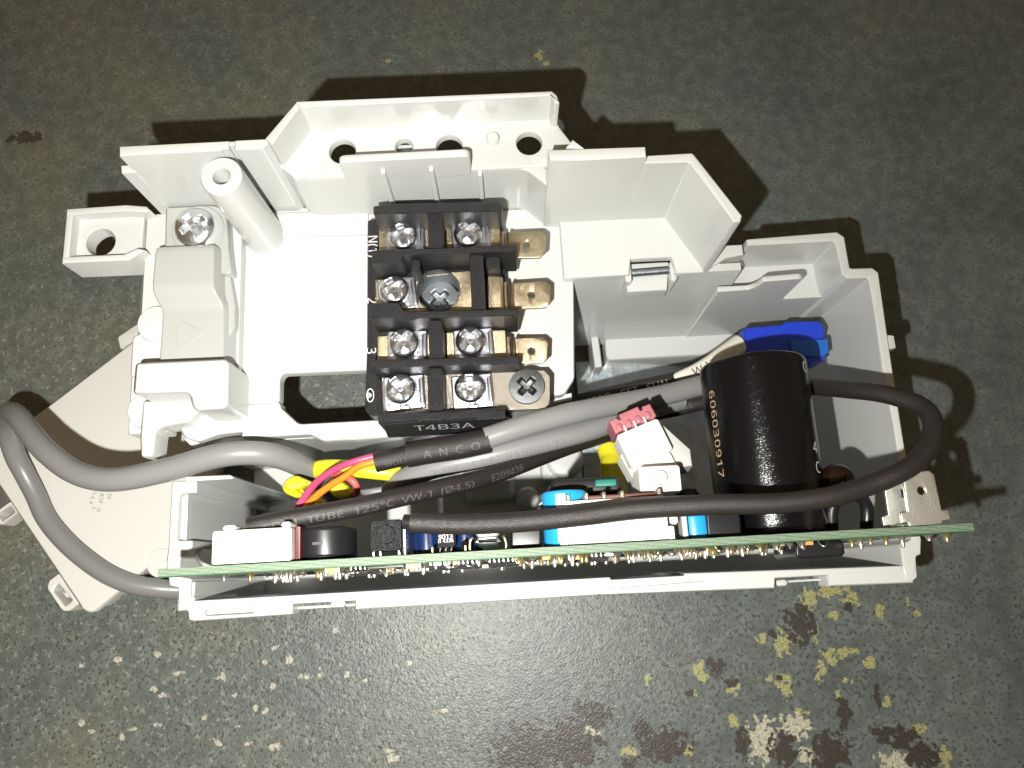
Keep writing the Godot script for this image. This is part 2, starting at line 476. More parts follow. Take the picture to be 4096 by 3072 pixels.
	chips(Y + Y2, img, w, h, x0, z0, ppm, rag, fine, Vector3(152, 150, 104), 1.7)
	chips(W, img, w, h, x0, z0, ppm, rag, fine, Vector3(172, 170, 150), 1.5)
	chips(D, img, w, h, x0, z0, ppm, rag, fine, Vector3(60, 56, 51), 1.3)
	chips(L4, img, w, h, x0, z0, ppm, rag, fine, Vector3(165, 162, 148), 2.2)
	var m := mat(Color(1, 1, 1), 0.42)
	var im := Image.create_from_data(w, h, false, Image.FORMAT_RGB8, img)
	m.albedo_texture = ImageTexture.create_from_image(im)
	var bi := Image.create_from_data(w, h, false, Image.FORMAT_L8, bump)
	bi.convert(Image.FORMAT_RGBA8); bi.bump_map_to_normal_map(0.9)
	m.normal_enabled = true; m.normal_texture = ImageTexture.create_from_image(bi); m.normal_scale = 1.0
	var mb := MB.new()
	var X0 := x0 - sx; var X1 := x0 + 2 * sx; var Z0 := z0 - sz; var Z1 := z0 + 2 * sz
	mb.quad_uv(Vector3(X0, 0, Z1), Vector3(X1, 0, Z1), Vector3(X1, 0, Z0), Vector3(X0, 0, Z0), Vector2(-1, 2), Vector2(2, 2), Vector2(2, -1), Vector2(-1, -1))
	tag(obj("concrete_floor", mb, m), "worn concrete floor with chipped blue-grey paint and cream flakes", "floor", "", "structure")

func _ready() -> void:
	rng.seed = 20
	# camera: held over the box, tilted a little towards the back, box turned slightly in the frame
	var cam := Camera3D.new(); cam.name = "camera"
	var th := deg_to_rad(13.46); var yw := deg_to_rad(3.16)
	var c := cos(yw); var s := sin(yw)
	cam.transform = Transform3D(Basis(Vector3(c, 0, s), Vector3(s * cos(th), sin(th), -c * cos(th)), Vector3(-s * sin(th), cos(th), c * sin(th))), Vector3(0, 0.252, 0))
	cam.fov = rad_to_deg(2.0 * atan(1536.0 / 3150.0)); cam.near = 0.01; cam.far = 5.0
	add_child(cam)
	var we := WorldEnvironment.new(); we.name = "environment"; var e := Environment.new()
	e.background_mode = Environment.BG_COLOR; e.background_color = lin(0.175, 0.125, 0.072)
	e.tonemap_mode = Environment.TONE_MAPPER_LINEAR; e.tonemap_exposure = 1.0
	e.sdfgi_enabled = true; e.ssao_enabled = true; e.ssil_enabled = true
	we.environment = e; add_child(we)
	# the flash, beside the lens
	var fl := AreaLight3D.new(); fl.name = "flash_lamp"
	add_child(fl)
	fl.look_at_from_position(Vector3(-0.0197, 0.252, 0.0169), Vector3(-0.100, 0.03, 0.020), Vector3(0, 0, -1))
	fl.area_size = Vector2(0.003, 0.003); fl.area_range = 4.0; fl.area_attenuation = 2.0
	fl.light_color = Color(1.0, 0.99, 0.96); fl.light_energy = 0.112; fl.shadow_enabled = true
	materials()
	make_floor()
	control_box()
	cover()
	cord_clamp()
	terminal_block()
	circuit_board()
	cables()

# ---------------------------------------------------------------- screws
# a pan head with a cross recess, as a height field over a disc; local y up, seat at y = 0
func screw_mesh(m: Material, r: float, dome: float, side: float, cw: float, cl: float, depth: float, flat := false) -> ArrayMesh:
	var mb := MB.new(); var nr := 26; var ns := 72
	var hf := func(x: float, z: float) -> float:
		var q := sqrt(x * x + z * z) / r
		var y := side + (dome * sqrt(maxf(0.0, 1.0 - q * q * 0.93)) if not flat else dome * (1.0 - 0.25 * q * q))
		var a := maxf(absf(x) / cw, absf(z) / cl); var b := maxf(absf(z) / cw, absf(x) / cl)
		var d := minf(a, b)
		var k := clampf((1.10 - d) * 3.2, 0.0, 1.0)
		var cone := clampf(1.15 - q * r / cl * 0.55, 0.3, 1.0)
		return y - depth * k * cone
	for i in nr:
		for j in ns:
			var p := []
			for c in [[i, j], [i + 1, j], [i + 1, j + 1], [i, j + 1]]:
				var rr: float = r * c[0] / nr; var a: float = TAU * c[1] / ns
				p.push_back(Vector3(rr * cos(a), hf.call(rr * cos(a), rr * sin(a)), rr * sin(a)))
			if i > 0: mb.tri(p[0], p[2], p[1])
			mb.tri(p[0], p[3], p[2])
	var y1 := side + (dome * sqrt(0.07) if not flat else dome * 0.75)
	lathe(mb, [r, y1, r * 1.02, y1 - 0.2, r * 1.0, 0.0], ns)
	return make_mesh(mb, m, Vector3.ZERO, 40.0)

# ---------------------------------------------------------------- the box
func control_box() -> void:
	var b := thing("control_box", "open white plastic control box with terminal tray, upright back walls and deep circuit board bay", "control box", Vector3(8, 0, -45))
	var W: Material = M.white
	# tray floor: the plate that carries the terminal block, cut away over its left front opening
	pr("tray_floor", b, W, rounded(poly([-66.2, -98.6, -50, -98.6, -46, -96.4, 21.0, -94.5, 20.4, -74, 18.6, -47, 15.5, -43, -25.5, -43, -25.5, -52.2, -55.6, -52.6, -56.4, -51.2, -56.4, -45, -66.2, -45]), 1.2), 53.5, 57, 0.35)
	pr("tray_step", b, W, poly([-58.0, -96.6, -33.2, -96.4, -33.2, -89.2, -57.4, -89.8]), 56.5, 58.3, 0.25)
	pr("front_rail", b, W, rounded(poly([-66.0, -45.2, -56.3, -45.2, -56.2, -43.8, -52.2, -39.8, -51, -39.3, -25.5, -39.3, -25.5, -34.6, -38, -34.4, -45.8, -34.6, -48.5, -36.4, -66, -36.4]), 0.9), 52.5, 57.06, 0.5)
	pr("tray_front_wall", b, W, poly([-82.5, -38.2, -26, -38.2, 18.0, -44.5, 18.0, -42.6, -26, -36.2, -80.5, -36.2]), 2, 52.6, 0.2)
	# left flange with its two round bosses and the sloped skirt
	pr("side_flange", b, W, rounded(poly([-91.4, -97.4, -66.0, -97.4, -66.0, -53.0, -83.8, -53.0, -93.2, -53, -93.2, -63.6, -91.4, -64.2]), 0.7), 56.2, 60, 0.35)
	pr("lower_flange", b, W, rounded(poly([-93.8, -56, -84, -56, -84, -38.6, -93.8, -38.6]), 0.6), 52.5, 58.2, 0.35)
	var mb := MB.new()
	for k in [[-87.0, -66.4, 59.9, 61.4], [-89.0, -44.5, 58.1, 59.6]]:
		mb = MB.new(); mb.xf = Transform3D(Basis.IDENTITY, Vector3(k[0], 0, k[1]))
		lathe(mb, [4.9, k[2], 4.6, k[3] - 0.3, 4.3, k[3], 0.0, k[3]], 40)
		obj("round_boss", mb, W, b)
	mb = MB.new()
	mb.xf = Transform3D(Basis(Vector3(0, 0, 1), Vector3(1, 0, 0), Vector3(0, 1, 0)), Vector3.ZERO)   # extrude along z
	mb.xf = Transform3D(Basis(Vector3(1, 0, 0), Vector3(0, 0, -1), Vector3(0, 1, 0)), Vector3.ZERO)
	prism(mb, poly([-91.2, 59.6, -90.4, 58.0, -95.2, 49.0, -97.0, 49.0]), 64.0, 84.0, 0.2)
	obj("sloped_skirt", mb, W, b)
	# mounting ear
	pr("mounting_ear", b, W, poly([-110.3, -98.0, -95.0, -98.3, -89.6, -97.6, -88.6, -96.4, -90.0, -95.8, -95.4, -96.4, -110.3, -96.2]), 54, 64, 0.3)
	pr("mounting_ear", b, W, poly([-110.3, -97.0, -108.5, -97.0, -108.7, -83.8, -110.4, -83.8]), 54, 63.95, 0.3)
	pr("mounting_ear", b, W, poly([-110.4, -84.7, -94.6, -84.5, -91.4, -86.0, -89.4, -85.4, -93.4, -82.7, -110.4, -82.9]), 54, 64, 0.3)
	pr("ear_floor", b, W, poly([-109.6, -97.2, -92.4, -97.4, -91.6, -96.6, -91.9, -85.4, -93.6, -83.6, -109.8, -83.6]), 55.6, 60.6, 0.3, [circ(-102.7, -89.8, 3.75)])
	pr("ear_foot", b, W, rounded(poly([-108.8, -97.0, -91, -97.0, -91, -83.6, -108.8, -83.6]), 1.0), 53.6, 57.6, 0.3, [circ(-103.0, -90.0, 4.6)])
	# back walls
	pr("flap_wall", b, W, poly([-84.8, -100.0, -59.6, -100.0, -59.6, -97.9, -61.2, -97.9, -61.2, -97.5, -84.6, -97.5]), 58, 89, 0.3)
	pr("flap_tab", b, W, rounded(poly([-87.8, -99.3, -84.0, -99.3, -84.0, -97.1, -87.6, -97.1]), 0.4), 57, 82, 0.3)
	pr("groove_wall", b, W, poly([-59.7, -100.0, -58.3, -100.0, -58.3, -98.9, -59.7, -98.9]), 58, 88.6, 0.15)
	pr("block_wall", b, W, rounded(poly([-58.4, -100.1, -51.0, -100.1, -50.4, -98.9, -51.9, -97.4, -58.4, -97.6]), 0.4), 56, 89, 0.3)
	pr("corner_wall", b, W, poly([-51.4, -100.2, -44.3, -109.3, -43.4, -107.7, -49.9, -98.3]), 58, 88.94, 0.3)
	pr("long_wall", b, W, rounded(poly([-44.6, -109.2, 15.4, -108.9, 16.6, -107.6, 17.0, -105.6, 15.7, -105.4, 15.0, -107.5, -43.6, -107.7]), 0.35), 76.5, 89, 0.35)
	var holes := [circ(-35.7, -101.8, 3.2), circ(-9.7, -101.6, 3.2), circ(9.8, -101.5, 3.1), circ(-20.7, -102.3, 2.15, 32)]
	pr("upper_shelf", b, W, rounded(poly([-51.6, -99.0, -43.6, -108.6, 16.8, -108.4, 17.4, -105.6, 20.8, -100, 20.8, -94.95, -44.5, -95.15, -47.6, -95.3, -49.2, -97.0]), 0.5), 76.6, 79, 0.35, holes)
	bx("shelf_plug", b, W, -23.4, -18.0, 73.6, 75.0, -105.0, -99.8, 0.1)
	mb = MB.new(); mb.xf = Transform3D(Basis.IDENTITY, Vector3(1.0, 0, -102.7))
	lathe(mb, [1.7, 78.9, 1.6, 80.0, 1.3, 80.4, 0.0, 80.4], 28); obj("shelf_stud", mb, W, b)
	mb = MB.new(); mb.xf = Transform3D(Basis.IDENTITY, Vector3(-4.0, 0, -102.9))
	lathe(mb, [2.5, 78.95, 2.4, 79.12, 0.0, 79.12], 28); obj("shelf_stud", mb, W, b)
	pr("tray_back_wall", b, W, rounded(poly([-50.4, -98.6, -47.8, -98.4, 9.6, -98.4, 15.6, -92.6, 15.6, -90.2, 13.6, -89.9, 9.0, -94.3, 7.0, -95.0, -45.6, -95.2, -48.4, -95.9]), 0.6), 53.6, 78.4, 0.3)
	mb = MB.new(); mb.xf = Transform3D(Basis(Vector3.RIGHT, Vector3(0, 0, 1), Vector3(0, -1, 0)), Vector3.ZERO)   # plan outline stands up: local z becomes -y
	prism(mb, rounded(poly([-35.2, -86.2, -4.6, -86.2, -4.6, -76.5, -35.2, -76.5]), 1.8), -96.6, -94.75, 0.3, [], true, 0.3)
	obj("raised_lip", mb, W, b)
	for x in [-25.6, -14.1, -2.6]:
		mb = MB.new(); mb.xf = Transform3D(Basis(Vector3(0, 0, 1), Vector3(1, 0, 0), Vector3(0, 1, 0)), Vector3.ZERO)
		prism(mb, poly([-95.5, 82.2 if x < -4.0 else 78.4, -93.9, 81.4 if x < -4.0 else 77.8, -93.0, 58.0, -95.5, 58.0]), x - 0.62, x + 0.62, 0.2, [], true, 0.2)
		obj("wall_rib", mb, W, b)
	# pocket to the right of the tray
	pr("pocket_wall", b, W, poly([13.2, -92.0, 35.2, -91.6, 35.2, -88.86, 20.0, -88.86, 13.4, -89.3]), 56, 92, 0.35)
	pr("pocket_wall", b, W, rounded(poly([35.0, -91.1, 46.6, -91.1, 56.0, -74.9, 55.4, -73.4, 53.6, -73.4, 53.2, -74.6, 45.4, -88.7, 35.0, -88.9]), 0.5), 56, 89, 0.35)
	pr("wall_tip", b, W, poly([17.4, -92.6, 19.0, -94.4, 21.6, -91.8]), 86, 91.6, 0.2)
	pr("pocket_floor", b, W, poly([17.5, -89.4, 46, -89.2, 54.4, -74, 53.6, -72.9, 46.8, -73.1, 46.0, -77.6, 35.3, -77.7, 34.5, -73.3, 17.5, -73.3]), 57.6, 60, 0.4)
	pr("notch_floor", b, W, poly([34.2, -78.2, 46.2, -78.2, 45.0, -70.2, 34.3, -70.2]), 50.0, 55.6, 0.4)
	bx("notch_side", b, W, 45.6, 47.6, 50, 58, -77.6, -71.6, 0.5)
	# drafted wall below the pocket and the ledge at its foot
	mb = MB.new()
	for seg in [[17.6, 34.4, 59.0], [34.4, 46.4, 50.0], [46.4, 64.0, 59.0]]:
		var hi: float = seg[2]; var f := (59.0 - hi) / 51.0
		var zt := lerpf(-73.4, -69.8, f); var d := Vector3(0, 0, -2)
		var x0 := lerpf(seg[0], seg[0] + 2.4, f) if seg[0] < 20 else seg[0] as float; var x1: float = seg[1]
		var q := [Vector3(x0, hi, zt), Vector3(x1, hi, zt), Vector3(x1, 8, -69.8), Vector3(seg[0] + (2.4 if seg[0] < 20 else 0.0), 8, -69.8)]
		mb.quad(q[3], q[2], q[1], q[0]); mb.quad(q[3] + d, q[0] + d, q[1] + d, q[2] + d)
		mb.quad(q[0], q[1], q[1] + d, q[0] + d); mb.quad(q[3] + d, q[3], q[0], q[0] + d); mb.quad(q[2], q[2] + d, q[1] + d, q[1])
	obj("pocket_front_wall", mb, W, b, Vector3.ZERO, 10.0)
	pr("foot_ledge", b, W, rounded(poly([33.2, -71, 76.5, -71, 76.5, -63.2, 33.4, -63.4]), 1.2), 2, 12, 0.7)
	pr("foot_rib", b, W, rounded(poly([28.6, -70.5, 31.2, -70.5, 31.6, -60.5, 29.0, -60.5]), 0.5), 2, 15, 0.4)
	# right hand bay
	pr("slit_wall", b, W, poly([54.5, -80.2, 64.9, -80.2, 64.9, -77.2, 60, -76.4, 54.5, -73.2]), 40, 60, 0.35)
	pr("bay_wall", b, W, rounded(poly([66.0, -79.6, 66.0, -81.6, 90.1, -82.4, 92.0, -80.8, 92.0, -72.0, 97.8, -71.9, 99.3, -70.4, 98.8, -54, 98.5, -43, 98.2, -22, 98.4, -2.2, 97.7, 1.3, 96.4, 1.6, 96.0, 6.4, 94.6, 7.5, 92.6, 7.3, 92.7, 3.5, 92.9, -1.6, 95.9, -2.4, 96.2, -30, 95.8, -45, 96.3, -60, 96.2, -69.0, 91.0, -69.0, 89.5, -70.4, 89.0, -79.6]), 0.5), 2, 60.06, 0.4)
	pr("bay_ledge", b, W, poly([65.6, -80.6, 89.6, -80.6, 90.2, -69.66, 79.7, -69.66, 79.7, -70.5, 65.6, -70.5]), 42.4, 44.6, 0.15)
	mb = MB.new(); mb.xf = Transform3D(Basis(Vector3.RIGHT, Vector3(0, 0, 1), Vector3(0, -1, 0)), Vector3.ZERO)
	prism(mb, rounded(poly([58.8, -53.6, 67.0, -53.6, 68.2, -55.2, 69.2, -59.6, 78.6, -60.4, 79.6, -59.4, 79.4, -44.2, 96.4, -44.2, 96.4, -2, 58.8, -2]), 0.8), -71.2, -69.7, 0.3, [], true, 0.3)
	obj("bay_inner_wall", mb, W, b)
	pr("latch_tab", b, W, rounded(poly([98.2, -53.8, 100.6, -53.4, 100.6, -50.0, 98.2, -49.6]), 0.3), 48, 59.6, 0.3)
	pr("latch_tab", b, W, poly([98.2, -41.2, 98.9, -41.0, 98.9, -38.6, 98.2, -38.4]), 30, 58, 0.2)
	# front wall with its stepped outer flange
	pr("front_wall", b, W, poly([-75.9, 2.3, 23.0, 2.3, 23.4, 2.9, 40.6, 2.9, 41.0, 2.35, 92.8, 3.5, 92.8, 4.9, -75.9, 4.3]), 2, 60, 0.3)
	var recess := rounded(poly([-72.6, 4.75, -61.2, 4.75, -61.2, 5.85, -72.2, 5.85]), 0.2)
	pr("front_flange", b, W, rounded(poly([-78.9, 4.2, -76.5, 4.6, -76.2, 6.7, -75.0, 7.0, -51.8, 6.75, -51.8, 3.8, -78.9, 3.6]), 0.3), 54, 59.9, 0.35, [recess])
	bx("corner_fill", b, W, -79.2, -75.0, 30, 59.7, 1.2, 4.6, 0.3)
	bx("recess_floor", b, W, -73, -61, 53.0, 57.4, 4.0, 6.4, 0.1)
	pr("front_flange", b, W, rounded(poly([-37.3, 3.8, -37.3, 6.45, 20.4, 6.25, 61.9, 7.1, 62.4, 4.4, 62.4, 3.9]), 0.3), 54, 59.9, 0.35)
	pr("front_flange", b, W, rounded(poly([74.4, 4.0, 74.5, 7.4, 94.9, 7.7, 94.9, 4.2]), 0.3), 54, 59.9, 0.35)
	bx("flange_bridge", b, W, -52, -37, 52, 55.4, 5.1, 5.8, 0.15)
	bx("flange_bridge", b, W, 62, 75, 52, 55.4, 5.5, 6.1, 0.15)
	bx("bridge_clip", b, W, -43.6, -40.0, 53, 57.6, 4.2, 5.8, 0.3)
	bx("bridge_clip", b, W, 63.2, 66.4, 53, 56.4, 5.2, 6.8, 0.4)
	# left end: wall, rim ledge, return wall and the ramp that guides the board
	pr("end_wall", b, W, rounded(poly([-81.5, -26.2, -75.4, -26.0, -75.3, -22.9, -79.4, -22.9, -79.6, -11.9, -75.9, -11.7, -75.9, -9.9, -78.6, -7.6, -78.6, -3.4, -75.8, -2.8, -75.8, 4.4, -78.9, 4.6, -78.9, -0.9, -81.0, -1.4, -82.0, -7.0, -81.7, -9.8]), 0.45), 2, 60.06, 0.35)
	bx("end_ledge", b, W, -79.8, -77.6, 20, 58.2, -23.2, -11.5, 0.5)
	mb = MB.new()
	mb.quad(Vector3(-77.7, 59.2, -11.9), Vector3(-77.7, 8, -11.9), Vector3(-77.2, 8, -26), Vector3(-77.7, 59.2, -26))
	obj("end_lining", mb, W, b)
	pr("return_wall", b, W, poly([-78.6, -27.2, -67.6, -27.0, -66.4, -26.2, -67.2, -25.9, -78.6, -25.9]), 2, 59.6, 0.25)
	pr("board_guide", b, W, poly([-77.9, -11, -75.9, -9.9, -71.2, -5.2, -75.5, -5.0, -77.9, -8]), 20, 55, 1.2)
	pr("board_guide", b, W, poly([-78.8, -2.2, -75.2, -2.0, -75.4, 2.6, -78.8, 2.6]), 20, 59.2, 0.3)
	# bottom of the deep bay with its raised pads
	pr("bay_floor", b, W, poly([-80, -37, 24, -43, 24, -3, 98, -3, 98, 4, -80, 4]), 0.5, 2.5, 0.2)
	pr("bay_floor", b, W, poly([64.5, -72, 97, -72, 97, -3.1, 66.5, -3.1]), 0.5, 2.5, 0.2)
	pr("floor_pad", b, W, rounded(poly([10.4, -37.5, 23.2, -39.0, 23.2, -25.8, 10.7, -26.3]), 1.6), 2, 7.0, 1.1)
	mb = MB.new(); mb.xf = Transform3D(Basis.IDENTITY, Vector3(18.2, 0, -33.2))
	lathe(mb, [6.0, 6.6, 5.2, 8.2, 4.2, 8.6, 0.0, 8.6], 36); obj("floor_boss", mb, W, b)
	mb = MB.new(); mb.xf = Transform3D(Basis.IDENTITY, Vector3(6.2, 0, -22.0))
	lathe(mb, [4.2, 2.2, 3.8, 4.6, 2.6, 6.0, 0.0, 6.6], 36); obj("floor_boss", mb, W, b)
	pr("floor_pad", b, W, rounded(poly([-14, -36, 2.6, -38, 2.2, -21.5, -13, -21]), 3.2), 2, 5.5, 1.6)
	# screw post
	mb = MB.new(); mb.xf = Transform3D(Basis.IDENTITY, Vector3(-61.1, 0, -91.1))
	lathe(mb, [5.5, 56.5, 5.15, 60.0, 4.85, 88.5, 4.55, 89.0, 2.15, 89.0, 1.95, 88.7, 1.85, 83.0, 0.0, 83.0], 48)
	obj("screw_post", mb, W, b)
	# cord outlet block and hook at the front left
	pr("outlet_block", b, W, rounded(poly([-86.6, -53.3, -65.2, -53.1, -64.2, -51.8, -64.2, -41.6, -65.6, -40.8, -71.9, -40.8, -72.9, -42.2, -73.4, -44.6, -74.6, -45.3, -86.8, -45.6]), 1.1, 5), 56, 72, 0.9)
	pr("outlet_arm", b, W, rounded(poly([-88.8, -46.5, -75, -46.5, -75.0, -42.4, -77.6, -39.9, -83.6, -39.4, -85.2, -38.4, -85.6, -32.0, -88.7, -32.2, -89.2, -38]), 0.9, 5), 54.5, 62, 0.7)
	pr("outlet_foot", b, W, rounded(poly([-84.4, -44, -64.3, -44, -64.3, -38.0, -71.6, -37.6, -76.8, -36.0, -80.2, -37.4]), 0.7), 44, 57.2, 0.6)
	bx("hinge_pin_seat", b, W, 33.6, 35.4, 50, 58.6, -77.4, -71.8, 0.3)
	# the steel pin in the notch
	var pin := MB.new(); tube(pin, PackedVector3Array([Vector3(34.6, 56.6, -74.9), Vector3(40, 56.6, -75.1), Vector3(46.2, 56.6, -75.3)]), 1.05)
	tag(obj("steel_pin", pin, M.dull_zinc, null, Vector3(40, 55.6, -75.1)), "short round steel pin lying in the notch of the white box's right pocket", "pin")
	var sh := MB.new(); prism(sh, poly([24.4, -66, 64.4, -66, 66.2, -3.3, 24.4, -3.3]), 0.6, 2.2, 0.15)
	tag(obj("metal_plate", sh, M.sheet, null, Vector3(45, 0.6, -35)), "bluish galvanised metal plate in the bottom of the white box beneath the cables", "metal plate")

func cord_clamp() -> void:
	var c := thing("cord_clamp", "greyish white cord clamp with a humped strap held by one large screw", "cord clamp", Vector3(-77, 60, -78))
	var G: Material = M.greywhite
	pr("clamp_base", c, G, rounded(poly([-84.7, -97.1, -72.6, -97.1, -68.8, -95.5, -68.0, -85.8, -66.9, -78.2, -68.2, -77.2, -84.4, -84.0]), 0.9), 60.0, 64, 0.45)
	var mb := MB.new(); mb.xf = Transform3D(Basis.IDENTITY, Vector3(-75.9, 0, -90.0))
	lathe(mb, [6.8, 63.9, 6.7, 64.3, 6.4, 64.5, 0.0, 64.5], 48); obj("screw_seat", mb, G, c)
	# strap: rows along z of (z, top, left, right)
	var rows := [[-84.9, 62.0, -84.9, -70.6], [-84.8, 66.4, -84.9, -70.6], [-84.2, 67.2, -85.1, -70.5], [-82.5, 67.5, -85.3, -70.4], [-75.0, 67.5, -85.5, -70.3], [-73.0, 67.2, -85.5, -70.2], [-71.6, 66.3, -85.3, -69.8], [-70.2, 65.0, -84.8, -69.1], [-69.0, 64.4, -84.3, -68.7], [-67.5, 64.2, -84.1, -68.5], [-53.6, 64.2, -84.3, -68.3]]
	mb = MB.new()
	var prev := []
	for r in rows:
		var y: float = r[1]; var z: float = r[0]; var a: float = r[2]; var e: float = r[3]
		var k := minf(0.7, y - 61.0)
		var ring := [Vector3(a, 60, z), Vector3(a, y - k, z), Vector3(a + 0.2 * k, y - 0.3 * k, z), Vector3(a + k, y, z), Vector3(e - k, y, z), Vector3(e - 0.2 * k, y - 0.3 * k, z), Vector3(e, y - k, z), Vector3(e + 1.7, 60, z)]
		if prev.size():
			for i in 7: mb.quad(prev[i], ring[i], ring[i + 1], prev[i + 1])
		else:
			for i in range(1, 7): mb.tri(ring[0], ring[i], ring[i + 1])
		prev = ring
	obj("strap", mb, G, c, Vector3.ZERO, 62.0)
	pr("strap_flange", c, G, rounded(poly([-71, -84.4, -68.0, -84.4, -67.9, -78, -66.3, -69.5, -66.3, -63.8, -67.6, -61.5, -71, -61.5]), 0.8), 60.0, 62.4, 0.4)
	mb = MB.new()
	for k in 3:   # the moulded triangle mark
		var tr := [Vector2(-79.6, -58.0), Vector2(-73.2, -62.4), Vector2(-79.9, -65.6)]
		var a: Vector2 = tr[k]; var e: Vector2 = tr[(k + 1) % 3]; var d := (e - a).normalized(); var n := Vector2(-d.y, d.x) * 0.16
		a += d * 0.7; e -= d * 0.7
		prism(mb, poly([a.x + n.x, a.y + n.y, e.x + n.x, e.y + n.y, e.x - n.x, e.y - n.y, a.x - n.x, a.y - n.y]), 64.1, 64.34, 0.06)
	obj("moulded_mark", mb, G, c)
	put("screw", screw_mesh(M.zinc, 5.05, 2.2, 0.9, 0.95, 3.1, 1.5), c, Vector3(-76.4, 64.4, -90.2), Basis(Vector3.UP, 0.6))

func terminal_block() -> void:
	var t := thing("terminal_block", "black four-row terminal block with silver screws and brass tabs on the white tray", "terminal block", Vector3(-12, 57, -62))
	var B: Material = M.black
	pr("base", t, B, rounded(poly([-32.4, -90.4, -29.6, -91.0, 1.0, -89.2, 2.6, -87.0, 2.2, -36.5, -30.2, -38.8, -32.4, -39.0, -33.7, -40.4, -33.0, -56]), 0.6), 57.0, 64.0, 0.3, [circ(-14.6, -69.2, 5.5, 48)])
	pr("body", t, B, poly([-29.4, -88.5, 1.2, -88.0, 1.4, -36.6, -29.0, -37.2]), 63.5, 65.2, 0.1, [circ(-14.6, -69.2, 5.5, 48)])
	# barrier ribs: thin walls across the block, thickened at their left ends
	pr("barrier", t, B, rounded(poly([-28.9, -88.3, -26, -88.7, 1.6, -87.9, 2.6, -86.6, 2.0, -85.2, -28.9, -86.2]), 0.35), 63, 76, 0.25)
	pr("barrier", t, B, rounded(poly([-29.5, -76.8, 5.4, -76.4, 5.4, -74.7, -21.6, -75.2, -22.6, -73.7, -24, -73.3, -29.4, -73.4]), 0.35), 63, 76, 0.25)
	pr("barrier", t, B, rounded(poly([-29.9, -63.4, -23.2, -63.3, -22.0, -61.0, 4.9, -60.2, 4.8, -58.5, -18.4, -59.1, -20.7, -58.8, -23, -59.5, -30.0, -59.7]), 0.35), 63, 76, 0.25)
	pr("barrier", t, B, rounded(poly([-30.2, -49.6, 4.4, -48.7, 4.4, -46.9, -30.1, -47.7]), 0.3), 63, 76, 0.25)
	pr("end_wall", t, B, poly([-28.8, -37.1, 0.5, -36.4, 0.5, -34.3, -5.9, -34.2, -6.2, -34.7, -19.4, -34.6, -19.9, -34.9, -28.7, -34.8]), 60, 75, 0.25)
	var lp := MB.new(); lp.xf = Transform3D(Basis(Vector3(0, 0, 1), Vector3(1, 0, 0), Vector3(0, 1, 0)), Vector3.ZERO)
	prism(lp, poly([-37.0, 74.2, -34.5, 74.2, -32.9, 66.0, -37.0, 66.0]), -27.9, 0.4, 0.2, [], true, 0.2)
	obj("label_panel", lp, B, t)
	for k in [[-15.9, -12.4, -86.6, -76.6, 75.0], [-6.2, -2.8, -74.9, -60.6, 74.6], [-16.6, -13.3, -58.8, -49.4, 74.8], [-17.2, -13.6, -47.2, -37.0, 74.8]]:
		bx("divider", t, B, k[0], k[1], 64, k[4], k[2], k[3], 0.2)
	bx("keeper", t, B, -20.4, -18.2, 65, 73.2, -75.0, -71.8, 0.2)
	bx("keeper", t, B, -2.4, 1.2, 65, 73.0, -75.0, -71.6, 0.3)
	# contact plates and tabs
	var P: Material = M.brass
	for k in [[-29.2, -16.0, -86.8, -77.0], [-12.3, 1.6, -86.8, -77.0], [-30.0, -16.8, -58.4, -50.0], [-13.2, 1.6, -58.4, -50.0]]:
		bx("contact_plate", t, P, k[0], k[1], 65.0, 66.2, k[2], k[3], 0.2)
	pr("contact_plate", t, P, poly([-30.2, -73.0, -6.3, -74.2, -6.3, -61.4, -30.0, -61.6]), 65.0, 66.6, 0.2, [circ(-14.6, -69.2, 5.35, 48)])
	bx("contact_plate", t, P, -2.7, 1.6, 65.0, 69.2, -71.8, -62.0, 0.5)
	for k in [[-83.4, -76.2], [-69.9, -62.6], [-55.6, -48.7]]:
		bx("riser", t, P, 1.5, 2.7, 63, 67.6, k[0] - 0.6, k[1] + 0.4, 0.3)
		bx("riser", t, P, 3.1, 4.2, 62, 68.0, k[0] - 0.2, k[1] + 0.2, 0.3)
	var tabs := [[[4.0, -83.2, 11.9, -83.1, 13.2, -81.9, 12.7, -77.3, 11.1, -76.0, 4.0, -76.3], 7.9, -79.7], [[4.0, -69.7, 11.7, -69.8, 13.3, -68.3, 13.0, -64.3, 11.7, -62.8, 4.0, -62.9], 8.4, -66.4], [[3.4, -55.5, 10.5, -55.2, 11.8, -53.9, 11.4, -49.8, 10.1, -48.7, 3.4, -49.0], 7.6, -52.0]]
	for k in tabs: pr("spade_tab", t, P, poly(k[0]), 67.2, 68.0, 0.22, [circ(k[1], k[2], 0.85, 24)])
	pr("earth_plate", t, M.bright_brass, poly([-28.9, -47.6, 10.5, -47.1, 11.8, -45.3, 11.3, -39.0, 9.8, -37.5, -28.6, -38.2]), 65.2, 67.6, 0.25)
	# screws with their square washers
	var scr := screw_mesh(M.zinc, 3.6, 1.9, 1.6, 0.85, 2.7, 1.7)
	var wm := MB.new(); prism(wm, rounded(poly([-4.9, -4.0, 4.9, -4.0, 4.9, 4.4, -4.9, 4.4]), 0.8), 0.0, 0.8, 0.3)
	box(wm, 3.6, 4.8, 0.2, 1.5, -3.0, 3.4, 0.3); box(wm, -1.4, 1.2, 0.2, 1.3, 3.3, 4.4, 0.25)
	var washer := make_mesh(wm, M.washer)
	var spots := [[-22.8, -83.2, 0.25, 0.0], [-6.4, -83.0, 0.6, 0.03], [-25.3, -69.0, 0.5, 0.10], [-23.2, -55.3, 0.95, -0.02], [-7.0, -54.9, 0.75, 0.03], [-24.0, -43.5, 0.65, 0.04], [-7.6, -42.9, 0.05, 0.05]]
